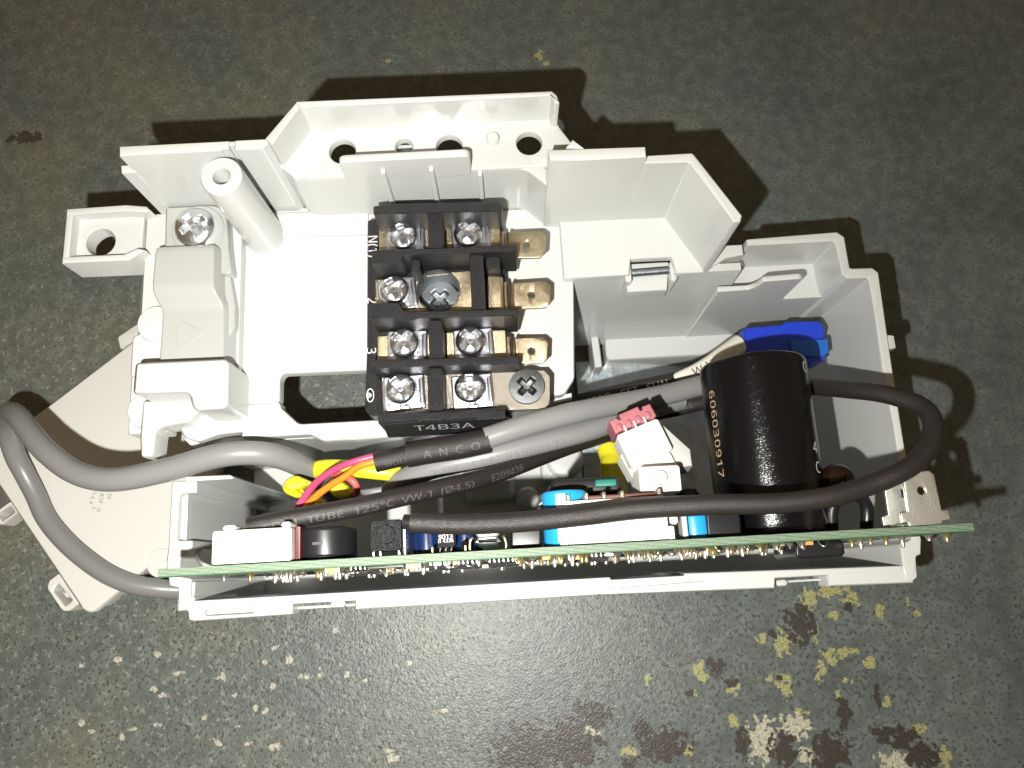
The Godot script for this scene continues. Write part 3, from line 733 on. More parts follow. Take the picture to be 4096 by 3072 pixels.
	for s in spots:
		var o := put("terminal_screw", scr, t, Vector3(s[0], 67.4 if s[1] < -46 else 69.2, s[1]), Basis(Vector3.UP, s[2]))
		var w := put("washer", washer, o, origin[t], Basis(Vector3.UP, s[3] - s[2]))
		w.position = Vector3(0.5 * cos(s[2]), -1.2, 0.5 * sin(s[2]) + 0.2) * MM
	# fixing screw deep in the round hole, and the flat earth screw
	put("fixing_screw", screw_mesh(M.dull_zinc, 4.75, 0.8, 0.6, 0.8, 2.6, 0.9, true), t, Vector3(-14.9, 57.6, -69.9), Basis(Vector3.UP, 0.7))
	var well := MB.new(); well.xf = Transform3D(Basis.IDENTITY, Vector3(-14.6, 0, -69.2))
	lathe(well, [5.3, 57.2, 5.3, 66.9, 5.5, 66.9, 5.5, 57.2], 48); obj("screw_well", well, M.dark_steel, t)
	put("earth_screw", screw_mesh(M.dark_steel, 4.2, 1.1, 0.8, 0.75, 2.4, 1.2, true), t, Vector3(5.9, 67.5, -43.0), Basis(Vector3.UP, 0.8))
	# white print: row marks on the left flange, type on the front face
	var side := func(x: float, z: float) -> Callable:   # reads downwards, tops to the right
		return func(p: Vector2) -> Vector3: return Vector3(x + p.y, 64.03, z + p.x)
	lettering("N(1)", 2.5, M.ink_white, t, side.call(-31.1, -83.2))
	lettering("2", 2.5, M.ink_white, t, side.call(-31.5, -68.4))
	lettering("3", 2.5, M.ink_white, t, side.call(-31.9, -55.3))
	var em := MB.new()
	for k in 24:   # earth sign in a ring
		var a := TAU * k / 24; var e := TAU * (k + 1) / 24
		em.quad(Vector3(-32.3 + 0.95 * cos(a), 64.03, -44.0 + 1.75 * sin(a)), Vector3(-32.3 + 0.75 * cos(a), 64.03, -44.0 + 1.5 * sin(a)), Vector3(-32.3 + 0.75 * cos(e), 64.03, -44.0 + 1.5 * sin(e)), Vector3(-32.3 + 0.95 * cos(e), 64.03, -44.0 + 1.75 * sin(e)))
	for k in [[-0.55, 0.0, 0.12, 0.9], [-0.1, 0.0, 0.12, 0.62], [0.25, 0.0, 0.12, 0.3]]:
		em.quad(Vector3(-32.3 + k[0] - k[2], 64.03, -44.0 + k[3]), Vector3(-32.3 + k[0] + k[2], 64.03, -44.0 + k[3]), Vector3(-32.3 + k[0] + k[2], 64.03, -44.0 - k[3]), Vector3(-32.3 + k[0] - k[2], 64.03, -44.0 - k[3]))
	obj("earth_mark", em, M.ink_white, t)
	lettering("T4B3A", 3.3, M.ink_label, t, func(p: Vector2) -> Vector3: return Vector3(-14.0 + p.x, 71.2 + p.y, -34.5 + (74.2 - 71.2 - p.y) * 0.195 + 0.07), "Droid Sans", 1.12)

# ---------------------------------------------------------------- circuit board
func zturn(at: Vector3) -> Transform3D:   # local y becomes -z: parts that stand out from the board
	return Transform3D(Basis(Vector3(1, 0, 0), Vector3(0, 0, -1), Vector3(0, 1, 0)), at)

func can(parent: Node3D, called: String, m: Material, x: float, y: float, r: float, len: float, z := -4.4) -> MeshInstance3D:
	var mb := MB.new(); mb.xf = zturn(Vector3(x, y, z))
	lathe(mb, [0.0, 0.0, r * 0.96, 0.0, r, 0.5, r, len - 0.9, r * 0.97, len - 0.3, r * 0.9, len, 0.0, len], 56)
	return obj(called, mb, m, parent)

func circuit_board() -> void:
	var p := thing("circuit_board", "green circuit board standing on edge with components on its rear face", "circuit board", Vector3(11, 3, -3.5))
	bx("board", p, M.pcb, -66.6, 88.6, 3, 98.7, -4.3, -2.85, 0.1)
	bx("solder_mask", p, M.pcb_under, -66.4, 88.4, 3.2, 98.5, -2.87, -2.72, 0.02)
	var mb := MB.new()
	mb.quad_uv(Vector3(-66.8, 99.0, -2.72), Vector3(88.7, 99.0, -2.72), Vector3(88.7, 99.0, -4.32), Vector3(-66.8, 99.0, -4.32), Vector2(0, 1), Vector2(1, 1), Vector2(1, 0), Vector2(0, 0))
	mb.quad_uv(Vector3(-66.8, 98.6, -2.72), Vector3(88.7, 98.6, -2.72), Vector3(88.7, 99.0, -2.72), Vector3(-66.8, 99.0, -2.72), Vector2(0, 0.95), Vector2(1, 0.95), Vector2(1, 0.9), Vector2(0, 0.9))
	mb.quad_uv(Vector3(88.7, 99.0, -4.32), Vector3(88.7, 99.0, -2.72), Vector3(88.7, 98.6, -2.72), Vector3(88.7, 98.6, -4.32), Vector2(0, 0), Vector2(0.01, 1), Vector2(0.02, 1), Vector2(0.02, 0))
	mb.quad_uv(Vector3(-66.8, 99.0, -2.72), Vector3(-66.8, 99.0, -4.32), Vector3(-66.8, 98.6, -4.32), Vector3(-66.8, 98.6, -2.72), Vector2(0, 1), Vector2(0.01, 0), Vector2(0.02, 0), Vector2(0.02, 1))
	mb.quad(Vector3(-66.8, 98.6, -4.32), Vector3(88.7, 98.6, -4.32), Vector3(88.7, 98.6, -2.72), Vector3(-66.8, 98.6, -2.72))
	mb.quad(Vector3(88.7, 98.6, -4.32), Vector3(-66.8, 98.6, -4.32), Vector3(-66.8, 99.0, -4.32), Vector3(88.7, 99.0, -4.32))
	obj("board_edge", mb, M.pcb_edge, p, Vector3.ZERO, 5.0)
	# connector header at the left with its latch ears and the red plug side
	bx("pin_header", p, M.nylon, -57.6, -42.2, 80, 97, -11.0, -4.5, 0.25)
	bx("header_latch", p, M.nylon, -56.0, -53.2, 84, 96.2, -12.1, -10.9, 0.3)
	bx("header_latch", p, M.nylon, -44.4, -42.3, 84, 97.0, -12.1, -10.9, 0.3)
	bx("red_plug", p, M.red, -42.1, -41.0, 78, 95.0, -11.2, -4.6, 0.1)
	bx("red_plug", p, M.red, -50.0, -45.2, 82, 93.5, -12.2, -11.1, 0.3)
	# buzzer
	var bz := can(p, "buzzer", M.black_smooth, -37.6, 87.6, 6.15, 6.6)
	mb = MB.new(); box(mb, -39.0, -37.0, 93.4, 93.85, -8.0, -7.4, 0.03); obj("sound_slot", mb, M.ink_dark, bz)
	mb = MB.new(); mb.xf = zturn(Vector3(-37.6, 87.6, -4.5)); lathe(mb, [6.2, 0.0, 6.35, 0.3, 6.35, 0.7, 6.15, 1.0], 56); obj("buzzer_rim", mb, M.black_smooth, bz)
	# push button facing up
	var sw := bx("push_switch", p, M.black, -26.9, -20.8, 92.5, 98.0, -11.2, -5.3, 0.25)
	mb = MB.new(); mb.xf = Transform3D(Basis.IDENTITY, Vector3(-23.8, 0, -8.4))
	lathe(mb, [1.85, 97.9, 1.8, 98.8, 1.6, 99.0, 0.0, 99.0], 36); obj("plunger", mb, M.black, sw)
	for c in [[-26.0, -10.4], [-21.7, -10.4], [-26.0, -6.2], [-21.7, -6.2]]:
		mb = MB.new(); mb.xf = Transform3D(Basis.IDENTITY, Vector3(c[0], 0, c[1])); lathe(mb, [0.55, 97.95, 0.5, 98.2, 0.0, 98.25], 18); obj("rivet", mb, M.black, sw)
	bx("bracket", sw, M.zinc, -20.7, -19.9, 92.5, 98.1, -10.4, -4.4, 0.15)
	for x in [-26.7, -25.4, -21.8, -20.4]: bx("switch_leg", sw, M.zinc, x, x + 0.55, 95.5, 97.2, -5.4, -4.3, 0.08)
	# blue electrolytic behind, small transistor, crystal
	can(p, "blue_capacitor", M.cap_blue, -17.0, 88.0, 3.2, 8.0)
	can(p, "blue_capacitor", M.cap_blue, -9.2, 87.0, 3.4, 6.5)
	var tr := MB.new(); prism(tr, rounded(poly([-14.3, -8.8, -10.6, -8.7, -11.0, -5.4, -14.2, -5.4]), 0.25), 92.5, 96.2, 0.2)
	var tro := obj("transistor", tr, M.black, p)
	var face := func(z: float) -> Callable: return func(q: Vector2) -> Vector3: return Vector3(-12.5 + q.x, 96.23, z - q.y)
	lettering("BR", 0.85, M.ink_white, tro, face.call(-8.2), "Droid Sans", 1.0)
	lettering("9013", 0.85, M.ink_white, tro, face.call(-7.45), "Droid Sans", 1.15)
	lettering("II 433k", 0.75, M.ink_white, tro, face.call(-6.7), "Droid Sans", 1.0)
	for x in [-13.7, -12.6, -11.5]:
		mb = MB.new(); tube(mb, PackedVector3Array([Vector3(x, 94.5, -5.5), Vector3(x - 0.1, 94.8, -4.9), Vector3(x - 0.25, 94.6, -4.2)]), 0.22, -1.0, 8); obj("lead", mb, M.solder, tro)
	bx("resistor", p, M.brown, -9.6, -8.4, 92, 95.5, -6.6, -4.3, 0.3)
	for x in [-15.4, -9.0]: bx("lead", p, M.gold, x, x + 0.45, 92, 96.2, -5.7, -4.2, 0.1)
	var xt := bx("crystal_can", p, M.zinc, -7.0, -1.8, 92.5, 96.2, -7.0, -5.1, 0.6)
	bx("crystal_top", xt, M.tin, -6.8, -1.9, 92, 95.9, -8.2, -7.0, 0.4)
	for s in [-7.7, -1.1]:
		mb = MB.new(); tube(mb, smooth_path(PackedVector3Array([Vector3(s * 0.9 - 0.3, 95.6, -7.0), Vector3(s, 95.8, -6.6), Vector3(s + signf(s + 4.4) * 0.25, 95.6, -5.4), Vector3(s + signf(s + 4.4) * 0.1, 95.5, -4.2)]), 0.3), 0.28, -1.0, 10); obj("lead", mb, M.gold, xt)
	bx("black_relay", p, M.black_smooth, 0.2, 6.2, 70, 92, -9.5, -4.3, 0.3)
	# blue electrolytic with a silver stripe, beside the white relay
	var bc := can(p, "blue_capacitor", M.sky_blue, 11.4, 91.0, 4.6, 11.0)
	mb = MB.new()
	for i in 8:
		var a := 0.17 + i * 0.05 - 0.62; var e := a + 0.05
		mb.quad(Vector3(11.4 + 4.64 * sin(a), 91 + 4.64 * cos(a), -5.2), Vector3(11.4 + 4.64 * sin(e), 91 + 4.64 * cos(e), -5.2), Vector3(11.4 + 4.64 * sin(e), 91 + 4.64 * cos(e), -14.6), Vector3(11.4 + 4.64 * sin(a), 91 + 4.64 * cos(a), -14.6))
	obj("polarity_stripe", mb, M.silver_print, bc)
	bx("small_capacitor", p, M.nylon, 6.0, 7.4, 86, 91.5, -13.6, -9.8, 0.5)
	var rl := bx("white_relay", p, M.nylon, 11.0, 30.8, 82, 97, -13.0, -4.6, 0.2)
	bx("relay_foot", rl, M.nylon, 30.6, 31.9, 82, 97, -7.1, -4.4, 0.15)
	bx("relay_foot", rl, M.nylon, 9.6, 11.2, 82, 96.8, -7.2, -4.5, 0.15)
	for x in [12.2, 17.0, 21.6, 26.2]: bx("foot_gap", rl, M.ink_dark, x, x + 1.5, 90, 97.02, -4.62, -4.35, 0.02)
	bx("relay_back", rl, M.board_brown, 14.6, 30.4, 84, 95.6, -13.9, -13.0, 0.2)
	for x in [11.8, 15.4, 18.9, 22.5, 29.8]:
		mb = MB.new(); prism(mb, poly([x - 0.55, -13.0, x + 0.55, -13.0, x + 0.36, -14.5, x - 0.36, -14.5]), 92.6, 96.0, 0.2); obj("pin", mb, M.bright_brass, rl)
	# socket with its grey peg, small parts at its right
	var so := bx("socket", p, M.nylon, 26.8, 35.3, 80, 92.2, -19.5, -13.9, 0.3)
	mb = MB.new(); mb.xf = Transform3D(Basis.IDENTITY, Vector3(30.9, 0, -17.0)); lathe(mb, [1.6, 92.0, 1.55, 92.9, 1.4, 93.1, 0.0, 93.1], 32); obj("peg", mb, M.greywhite, so)
	bx("socket_stem", so, M.nylon, 27.4, 34.6, 80, 88, -14.2, -4.3, 0.3)
	bx("cream_part", p, M.sleeve, 31.6, 33.4, 88, 94.6, -9.4, -7.4, 0.3)
	bx("grey_part", p, M.greywhite, 34.2, 35.4, 86, 93.4, -9.3, -4.5, 0.2)
	can(p, "blue_capacitor", M.sky_blue, 37.6, 89.0, 3.2, 5.2)
	bx("black_relay", p, M.black_smooth, 39.4, 46.2, 78, 92.5, -10.6, -4.3, 0.3)
	mb = MB.new(); mb.xf = zturn(Vector3(38, 84, -10)); lathe(mb, [3.4, 0, 3.6, 2.0, 2.0, 5.0, 0.0, 5.4], 32); obj("choke", mb, M.cap_blue, p)
	bx("flat_component", p, M.black_smooth, 9.0, 24.0, 70, 86, -18.6, -14.8, 0.6)
	bx("teal_part", p, M.teal, 18.4, 23.0, 72, 86.4, -18.0, -16.4, 0.2)
	# large black capacitor lying out from the board
	var cap_o := MB.new(); cap_o.xf = zturn(Vector3(57.9, 76.0, -4.4))
	lathe(cap_o, [0.0, 0.0, 11.3, 0.0, 11.75, 0.25, 11.9, 0.8, 11.9, 1.5, 11.75, 1.9, 11.85, 2.4, 11.85, 38.2, 11.7, 38.9, 11.2, 39.4, 10.6, 39.5, 10.4, 39.1, 0.0, 39.1], 96)
	var big := obj("large_capacitor", cap_o, M.cap_sleeve, p)
	var on_can := func(phi: float, z: float, rot: float) -> Callable:
		return func(q: Vector2) -> Vector3:
			var w := q.rotated(rot)
			var a := phi + w.y / 11.9
			return Vector3(57.9 + 11.93 * sin(a), 76.0 + 11.93 * cos(a), z + w.x)
	lettering("606030917", 2.0, M.ink_bronze, big, on_can.call(-1.22, -27.4, 0.0), "Droid Sans Mono", 1.38)
	for k in [["C", -40.6, 0.86], ["4", -22.6, 0.80], ["C", -18.2, 0.80], ["4", -7.4, 0.96]]:
		lettering(k[0], 2.6, M.ink_white, big, on_can.call(k[2], k[1], PI * 0.5))
	# brown disc with bent legs behind, then the blade tabs at the right end
	mb = MB.new(); mb.xf = Transform3D(Basis(Vector3.RIGHT, 0.25), Vector3(71.6, 80, -15.4))
	lathe(mb, [0.0, -3.6, 2.2, -3.0, 3.5, -1.4, 3.9, 0.2, 3.5, 1.8, 2.2, 3.2, 0.0, 3.7], 36); obj("varistor", mb, M.brown, p)
	mb = MB.new(); tube(mb, smooth_path(PackedVector3Array([Vector3(68.4, 82, -5), Vector3(68.6, 83, -9), Vector3(70, 84, -12), Vector3(73.6, 84, -12.2), Vector3(76, 83, -9.6), Vector3(75.8, 82, -5)]), 0.5), 1.35, -1.0, 14); obj("sleeved_leg", mb, M.black_smooth, p)
	for x in [68.6, 75.6]:
		mb = MB.new(); tube(mb, PackedVector3Array([Vector3(x, 82.4, -7.6), Vector3(x + 0.4, 82.4, -6.0), Vector3(x + 0.9, 82.4, -4.2)]), 0.45, -1.0, 12); obj("lead", mb, M.gold, p)
	pr("blade_tab", p, M.tin, poly([77.5, -14.0, 78.3, -14.7, 82.8, -14.9, 83.7, -14.1, 83.9, -7.1, 85.2, -7.1, 85.3, -5.3, 83.7, -5.1, 83.5, -4.4, 77.2, -4.4, 77.2, -5.2, 75.9, -5.2, 75.9, -7.0, 77.4, -7.3]), 96.9, 97.7, 0.12, [circ(80.7, -11.1, 0.85, 24)])
	pr("blade_tab", p, M.tin, poly([75.2, -12.0, 76.0, -12.8, 79.8, -13.6, 80.8, -12.8, 80.9, -4.4, 75.0, -4.4, 75.0, -4.9, 73.8, -4.9, 73.8, -6.6, 75.1, -7.0]), 93.4, 94.2, 0.12, [circ(78.6, -11.0, 0.85, 24)])
	mb = MB.new(); mb.xf = Transform3D(Basis.from_scale(Vector3(2.6, 0.8, 0.7)), Vector3(77.6, 95.2, -4.6)); lathe(mb, [0.0, -1.0, 0.8, -0.6, 1.0, 0.0, 0.8, 0.6, 0.0, 1.0], 20); obj("solder_bead", mb, M.solder, p)
	# solder side: joints in loose rows, and small parts
	var forms := []
	for k in 3:
		mb = MB.new(); mb.xf = Transform3D(Basis(Vector3(1, 0, 0), Vector3(0, 0, 1), Vector3(0, -1, 0)), Vector3.ZERO)
		var l := [1.3, 1.8, 2.3][k] as float
		lathe(mb, [1.05, 0.0, 0.8, 0.25, 0.5, 0.7, 0.42, 1.2, 0.40, l - 0.35, 0.25, l - 0.05, 0.0, l], 16)
		forms.push_back(make_mesh(mb, M.solder if k != 1 else M.gold))
	var xs := [-55.0, -51.2, -47.4, -45.6, -43.9, -42.4, -41.0, -39.0, -33.5, -31.4, -24.0, -21.0, -18.4, -15.8, -13.6, -12.4, -6.2, -2.0, 2.2, 6.0, 8.4, 10.2, 13.6, 16.4, 20.6, 22.8, 24.4, 26.5, 28.4, 30.2, 33.0, 35.0, 37.6, 40.4, 42.0, 45.5, 47.0, 48.6, 50.0, 51.3, 53.0, 54.6, 57.0, 67.0, 68.0, 70.5, 74.2, 76.6, 82.6, 85.2]
	for i in xs.size():
		var y := 97.0 - fmod(i * 3.7, 9.0) if xs[i] < 66 else 96.0 - fmod(i * 1.3, 3.0)
		put("solder_joint", forms[(i * 7 + 3) % 3], p, Vector3(xs[i], y, -2.74))
	for i in 110:
		put("solder_joint", forms[(i * 5) % 3], p, Vector3(rng.randf_range(-50, 66), rng.randf_range(80, 97.4), -2.74), Basis(Vector3.BACK, rng.randf() * 6.0) * Basis(Vector3.RIGHT, rng.randf_range(-0.25, 0.25)))
	for i in 34:   # clipped component legs bent over on the solder side
		var lx := rng.randf_range(-48, 62); var ly := rng.randf_range(90, 98)
		mb = MB.new(); tube(mb, smooth_path(PackedVector3Array([Vector3(lx, ly - 0.8, -2.7), Vector3(lx + 0.3, ly, -1.9), Vector3(lx + rng.randf_range(0.6, 1.6), ly + rng.randf_range(-0.4, 0.6), -1.6), Vector3(lx + 2.1, ly - 1.0, -2.6)]), 0.3), 0.16, -1.0, 8)
		obj("bent_leg", mb, M.solder, p)
	for i in 16:
		var cx := rng.randf_range(-44, 60); var cy := rng.randf_range(93.0, 97.6)
		bx("chip_part", p, M.orange_smd if i % 3 == 0 else (M.solder if i % 3 == 1 else M.black), cx, cx + 1.6, cy - 0.9, cy, -2.75, -2.0, 0.1)
	for k in [[-35.6, 96.2], [-19.8, 97.2], [11.4, 96.6], [27.0, 92.0]]:
		var cc := bx("chip_capacitor", p, M.orange_smd, k[0], k[0] + 2.0, k[1] - 1.2, k[1], -2.75, -1.7, 0.1)
		bx("end_cap", cc, M.solder, k[0] - 0.5, k[0] + 0.1, k[1] - 1.25, k[1] + 0.04, -2.75, -1.66, 0.1)
		bx("end_cap", cc, M.solder, k[0] + 1.9, k[0] + 2.5, k[1] - 1.25, k[1] + 0.04, -2.75, -1.66, 0.1)
	for k in [[-31.5, -25.6, 94.6], [-16.0, -6.0, 95.4], [-4.6, 1.6, 94.0], [10.0, 19.0, 93.4]]:
		var ic := bx("chip", p, M.black, k[0], k[1], k[2] - 5, k[2], -2.75, -1.1, 0.15)
		for j in int((k[1] - k[0]) / 0.9): bx("chip_lead", ic, M.solder, k[0] + 0.2 + j * 0.9, k[0] + 0.6 + j * 0.9, k[2] - 0.1, k[2] + 1.0, -2.7, -2.1, 0.06)
	bx("wire_link", p, M.solder, -27.6, -20.6, 97.0, 97.6, -2.7, -2.1, 0.2)
	bx("black_part", p, M.black_smooth, 56.6, 66.4, 78, 92, -2.75, 0.5, 0.4)

# ---------------------------------------------------------------- cables and wires
func pts(a: Array) -> PackedVector3Array:
	var p := PackedVector3Array()
	for i in range(0, a.size(), 3): p.push_back(Vector3(a[i], a[i + 1], a[i + 2]))
	return p

func cable(called: String, label: String, category: String, path: PackedVector3Array, r: float, m: Material, group := "", r1 := -1.0, flat := 1.0) -> MeshInstance3D:
	var mb := MB.new(); tube(mb, path, r, r1, 24, flat)
	var o := obj(called, mb, m, null, path[0])
	tag(o, label, category, group)
	return o

func cables() -> void:
	var c1 := smooth_path(pts([-45.5, 28, -20.5, -46.6, 38.0, -22.2, -47.2, 46.0, -24.7, -48.6, 54.0, -27.0, -51.4, 61.0, -28.9, -55.4, 66.4, -30.2, -60.8, 69.0, -30.6, -67.4, 69.6, -30.1, -81.0, 67.4, -27.6, -93.6, 65.0, -26.6, -103.6, 62.0, -29.1, -113.6, 58.0, -35.4, -121.7, 53.0, -42.1, -127.7, 48.0, -46.9, -133.4, 42.0, -49.8, -138.8, 35.0, -51.0, -143.0, 29.0, -50.1, -145.6, 23.0, -46.9, -146.1, 18.4, -41.8, -144.9, 15.6, -37.3, -142.2, 13.6, -31.0, -138.7, 13.0, -23.8, -133.7, 13.0, -17.7, -127.4, 13.0, -11.9, -119.6, 12.9, -6.3, -112.7, 12.0, -3.0, -105.7, 10.4, -1.3, -98.9, 8.0, -0.5, -89.0, 5.0, -0.4]), 1.0)
	cable("looped_cable", "thick grey cable looping out over the cover at the left", "cable", c1, 2.85, M.grey_cable)
	var g2 := smooth_path(pts([-4.4, 72.9, -30.3, 1.7, 72.6, -32.0, 7.6, 71.8, -33.6, 16.6, 70.0, -35.7, 26.2, 66.2, -37.8, 39.6, 60.6, -40.7, 49.9, 57.0, -43.4, 58.8, 54.0, -45.6]))
	var a := cable("grey_cable", "upper grey cable coming out of the black shrink sleeve below the terminal block", "cable", g2, 2.6, M.grey_cable)
	var g3 := smooth_path(pts([-29.0, 54.0, -21.6, -27.0, 60.0, -22.4, -23.0, 64.2, -23.6, -16.4, 67.0, -25.1, -4.5, 68.4, -26.9, 10.5, 66.6, -30.0, 19.7, 63.8, -32.3, 28.4, 60.0, -35.4, 37.1, 56.0, -38.4, 46, 52.0, -41.0]))
	a = cable("grey_cable", "lower grey cable printed 300V 80°C, running beneath the pink topped plug", "cable", g3, 2.6, M.grey_cable)
	text_on_tube("LL105515   FT1   80°C   300V   24", 1.9, M.ink_grey, a, g3, 2.6, 26.0, 0.62, -1.0, 1.35)
	# black shrink sleeves over the joint
	var s2 := smooth_path(pts([-22.6, 72.2, -27.6, -21.4, 72.2, -27.7, -18.1, 72.3, -28.1, -10.0, 72.4, -28.9, -3.6, 72.6, -29.9]))
	var s := thing("shrink_sleeve", "black heat shrink sleeve over the wire joint under the terminal block", "heat shrink sleeve", s2[0])
	var mb := MB.new(); tube(mb, s2, 2.95, 2.95, 28); obj("wide_sleeve", mb, M.tube, s)
	var s1 := smooth_path(pts([-30.0, 72.0, -26.2, -25.6, 72.0, -27.0, -21.0, 72.2, -27.7]))
	mb = MB.new(); tube(mb, s1, 2.3, 2.3, 24); obj("narrow_sleeve", mb, M.tube, s)
	text_on_tube("A  N  C  O", 1.9, M.ink_faint, s, s2, 2.95, 10.5, 0.40, 1.0, 1.25)
	text_on_tube("WOLR", 1.3, M.ink_faint, s, s1, 2.3, 5.2, 0.60, 1.0, 1.3)
	# long black tubes
	var t1 := smooth_path(pts([-52.0, 92.0, -11.6, -49.7, 92.0, -12.0, -44.7, 91.4, -12.8, -40.0, 90.4, -13.5, -30.2, 88.0, -15.0, -22.9, 84.8, -16.7, -15.3, 80.6, -18.5, -7.4, 75.4, -20.5, -0.4, 70.0, -22.9, 8.9, 63.0, -26.8, 17.0, 57.6, -30.0, 27.1, 52.0, -33.4]))
	a = cable("insulating_tube", "black insulating tube with TUBE 125°C printed on it, sloping from the left white connector", "insulating tube", t1, 2.05, M.tube)
	text_on_tube("ER-H  TUBE  125°C  VW-1  (Ø4.5)", 1.5, M.ink_faint, a, t1, 2.05, 25.4, 0.50, 1.0, 1.58)
	text_on_tube("E209436", 1.7, M.ink_faint, a, t1, 2.05, 57.5, 0.5, 1.0, 1.15)
	var t2 := smooth_path(pts([-18.8, 98.4, -10.4, -14.0, 98.8, -9.9, -6.8, 99.2, -9.4, 2.9, 100.0, -9.3, 14.7, 100.6, -9.8, 24.2, 101.0, -10.4, 38.5, 101.4, -10.4, 51.3, 101.3, -10.0, 61.0, 101.0, -10.6, 68.8, 100.0, -12.3, 75.4, 99.9, -14.4, 80.8, 98.8, -17.2, 84.8, 97.0, -21.0, 86.9, 94.6, -25.6, 86.7, 92.2, -28.6, 84.6, 89.4, -31.0, 81.3, 85.6, -33.4, 77.6, 80.0, -35.6, 73.8, 72.6, -38.2, 69.0, 62.0, -41.2, 64.0, 56, -44]))
	mb = MB.new(); tube(mb, PackedVector3Array([Vector3(-20.2, 98.0, -10.6), Vector3(-18.0, 98.4, -10.35)]), 1.5, 1.5)
	a = cable("insulating_tube", "long bare black tube lying over the large capacitor and looping past the right wall", "insulating tube", t2, 1.98, M.tube)
	obj("inner_wire", mb, M.black_smooth, a)
	var t3 := smooth_path(pts([9.4, 42.0, -41.2, 15.7, 45.0, -42.5, 25.7, 47.0, -44.2, 36.0, 46.0, -46.3, 47.1, 44.0, -48.6, 55, 40.0, -51.3]))
	a = cable("insulating_tube", "dark printed tube deep behind the upper grey cable", "insulating tube", t3, 2.1, M.tube)
	text_on_tube("ROHS   -40°C   CFT   SUN", 2.0, M.ink_white, a, t3, 2.1, 19.0, 0.45, 1.0, 1.2)
	var t4 := smooth_path(pts([34, 46.0, -37.6, 40.0, 48.0, -38.7, 44.8, 48.6, -39.4, 54.0, 48.0, -41.0, 60, 46, -42]))
	a = cable("insulating_tube", "short dark tube marked TUBE between the pink topped plug and the large capacitor", "insulating tube", t4, 2.0, M.tube)
	text_on_tube("TUBE", 1.7, M.ink_faint, a, t4, 2.0, 13.0, 0.1, 1.0, 1.2)
	# thin wires at the left
	cable("rose_wire", "thin rose pink wire arching from the black sleeve down to the board", "wire", smooth_path(pts([-45.6, 84.0, -14.2, -45.0, 83.8, -15.0, -44.3, 83.4, -16.4, -43.0, 81.4, -19.2, -41.3, 78.4, -22.1, -38.1, 75.2, -24.9, -34.3, 73.2, -26.6, -29.0, 72.6, -27.8])), 0.78, M.rose_wire)
	cable("orange_wire", "thin orange wire running beside the rose pink wire", "wire", smooth_path(pts([-43.6, 84.0, -14.4, -42.8, 83.0, -16.2, -41.1, 80.4, -18.7, -38.8, 77.6, -21.0, -36.2, 75.4, -23.0, -33.3, 73.4, -25.4, -29.0, 72.2, -26.6])), 0.78, M.orange_wire)
	cable("coral_wire", "short coral red wire bent behind the yellow sleeves", "wire", smooth_path(pts([-42.6, 58.0, -25.6, -40.0, 63.0, -25.1, -37.6, 64.0, -24.0, -36.0, 63.6, -22.1, -36.6, 61.0, -20.6, -39.8, 54.0, -19.3])), 0.85, M.coral_wire)
	cable("red_wire", "dark red wire showing just above the black tube at the left", "wire", smooth_path(pts([-45, 66, -15.6, -41, 67, -16.6, -37, 67, -17.2])), 0.8, M.red)
	# yellow sleeves
	var Y: Material = M.yellow
	cable("yellow_sleeve", "longest yellow sleeve lying behind the rose and orange wires", "wire sleeve", smooth_path(pts([-49.0, 55, -27.2, -45.9, 58.0, -27.6, -41.6, 60.5, -27.2, -36.4, 62.0, -26.4, -30.0, 62.0, -25.4, -26, 61, -25])), 2.0, Y, "", 2.1, 0.8)
	mb = MB.new(); prism(mb, rounded(poly([-52.7, -23.4, -51.9, -24.5, -49.7, -25.3, -46.0, -23.4, -46.6, -22.7, -51.0, -21.5, -52.4, -22.0]), 1.3, 5), 61.5, 66.0, 0.45, [], true, 0.3)
	tag(obj("yellow_sleeve", mb, Y, null, Vector3(-49, 61.5, -23.4)), "flattened yellow terminal sleeve left of the rose wire", "wire sleeve")
	mb = MB.new(); prism(mb, rounded(poly([-43.4, -24.2, -40.8, -24.6, -38.2, -22.4, -36.9, -20.6, -38.2, -19.4, -41.6, -19.9, -43.0, -21.6]), 1.8, 5), 56.5, 61.8, 0.7, [], true, 0.4)
	tag(obj("yellow_sleeve", mb, Y, null, Vector3(-40, 56.5, -22)), "short yellow sleeve under the orange wire", "wire sleeve")
	cable("yellow_wire", "outer yellow wire below the flattened yellow sleeve", "wire", smooth_path(pts([-52.6, 64.0, -23.0, -52.2, 64.2, -22.0, -49.6, 64.8, -20.6, -46.8, 66.0, -18.5, -44.4, 65.0, -17.2])), 0.85, Y)
	cable("yellow_wire", "inner yellow wire nearest the yellow terminal sleeve", "wire", smooth_path(pts([-51.2, 62.4, -22.6, -48.2, 63.0, -20.5, -45.0, 64.0, -18.9, -43.0, 63.0, -17.4])), 0.85, Y)
	var yw := thing("wrapped_lead", "yellow wrapped lead with a black collar beside the white plug", "wrapped lead", Vector3(28.6, 40, -24))
	mb = MB.new(); tube(mb, smooth_path(pts([27.2, 46.0, -30.4, 27.6, 48.0, -27.0, 26.8, 51.0, -23.4, 27.0, 54.0, -18.0, 28.0, 55, -13])), 3.1, 3.0, 20, 0.8); obj("yellow_wrap", mb, Y, yw)
	mb = MB.new(); tube(mb, smooth_path(pts([24.8, 45.4, -29.6, 27.8, 46.8, -30.8, 31.2, 46.8, -31.6])), 1.0); obj("black_collar", mb, M.black_smooth, yw)
	# white sleeve marked by hand, and the blue connector it runs to
	var ws := smooth_path(pts([44.5, 45.0, -47.8, 47.8, 45.4, -49.0, 52.4, 45.6, -50.5, 56.7, 45.6, -52.4, 61.0, 45.4, -54.8, 65.6, 44.6, -57.4]))
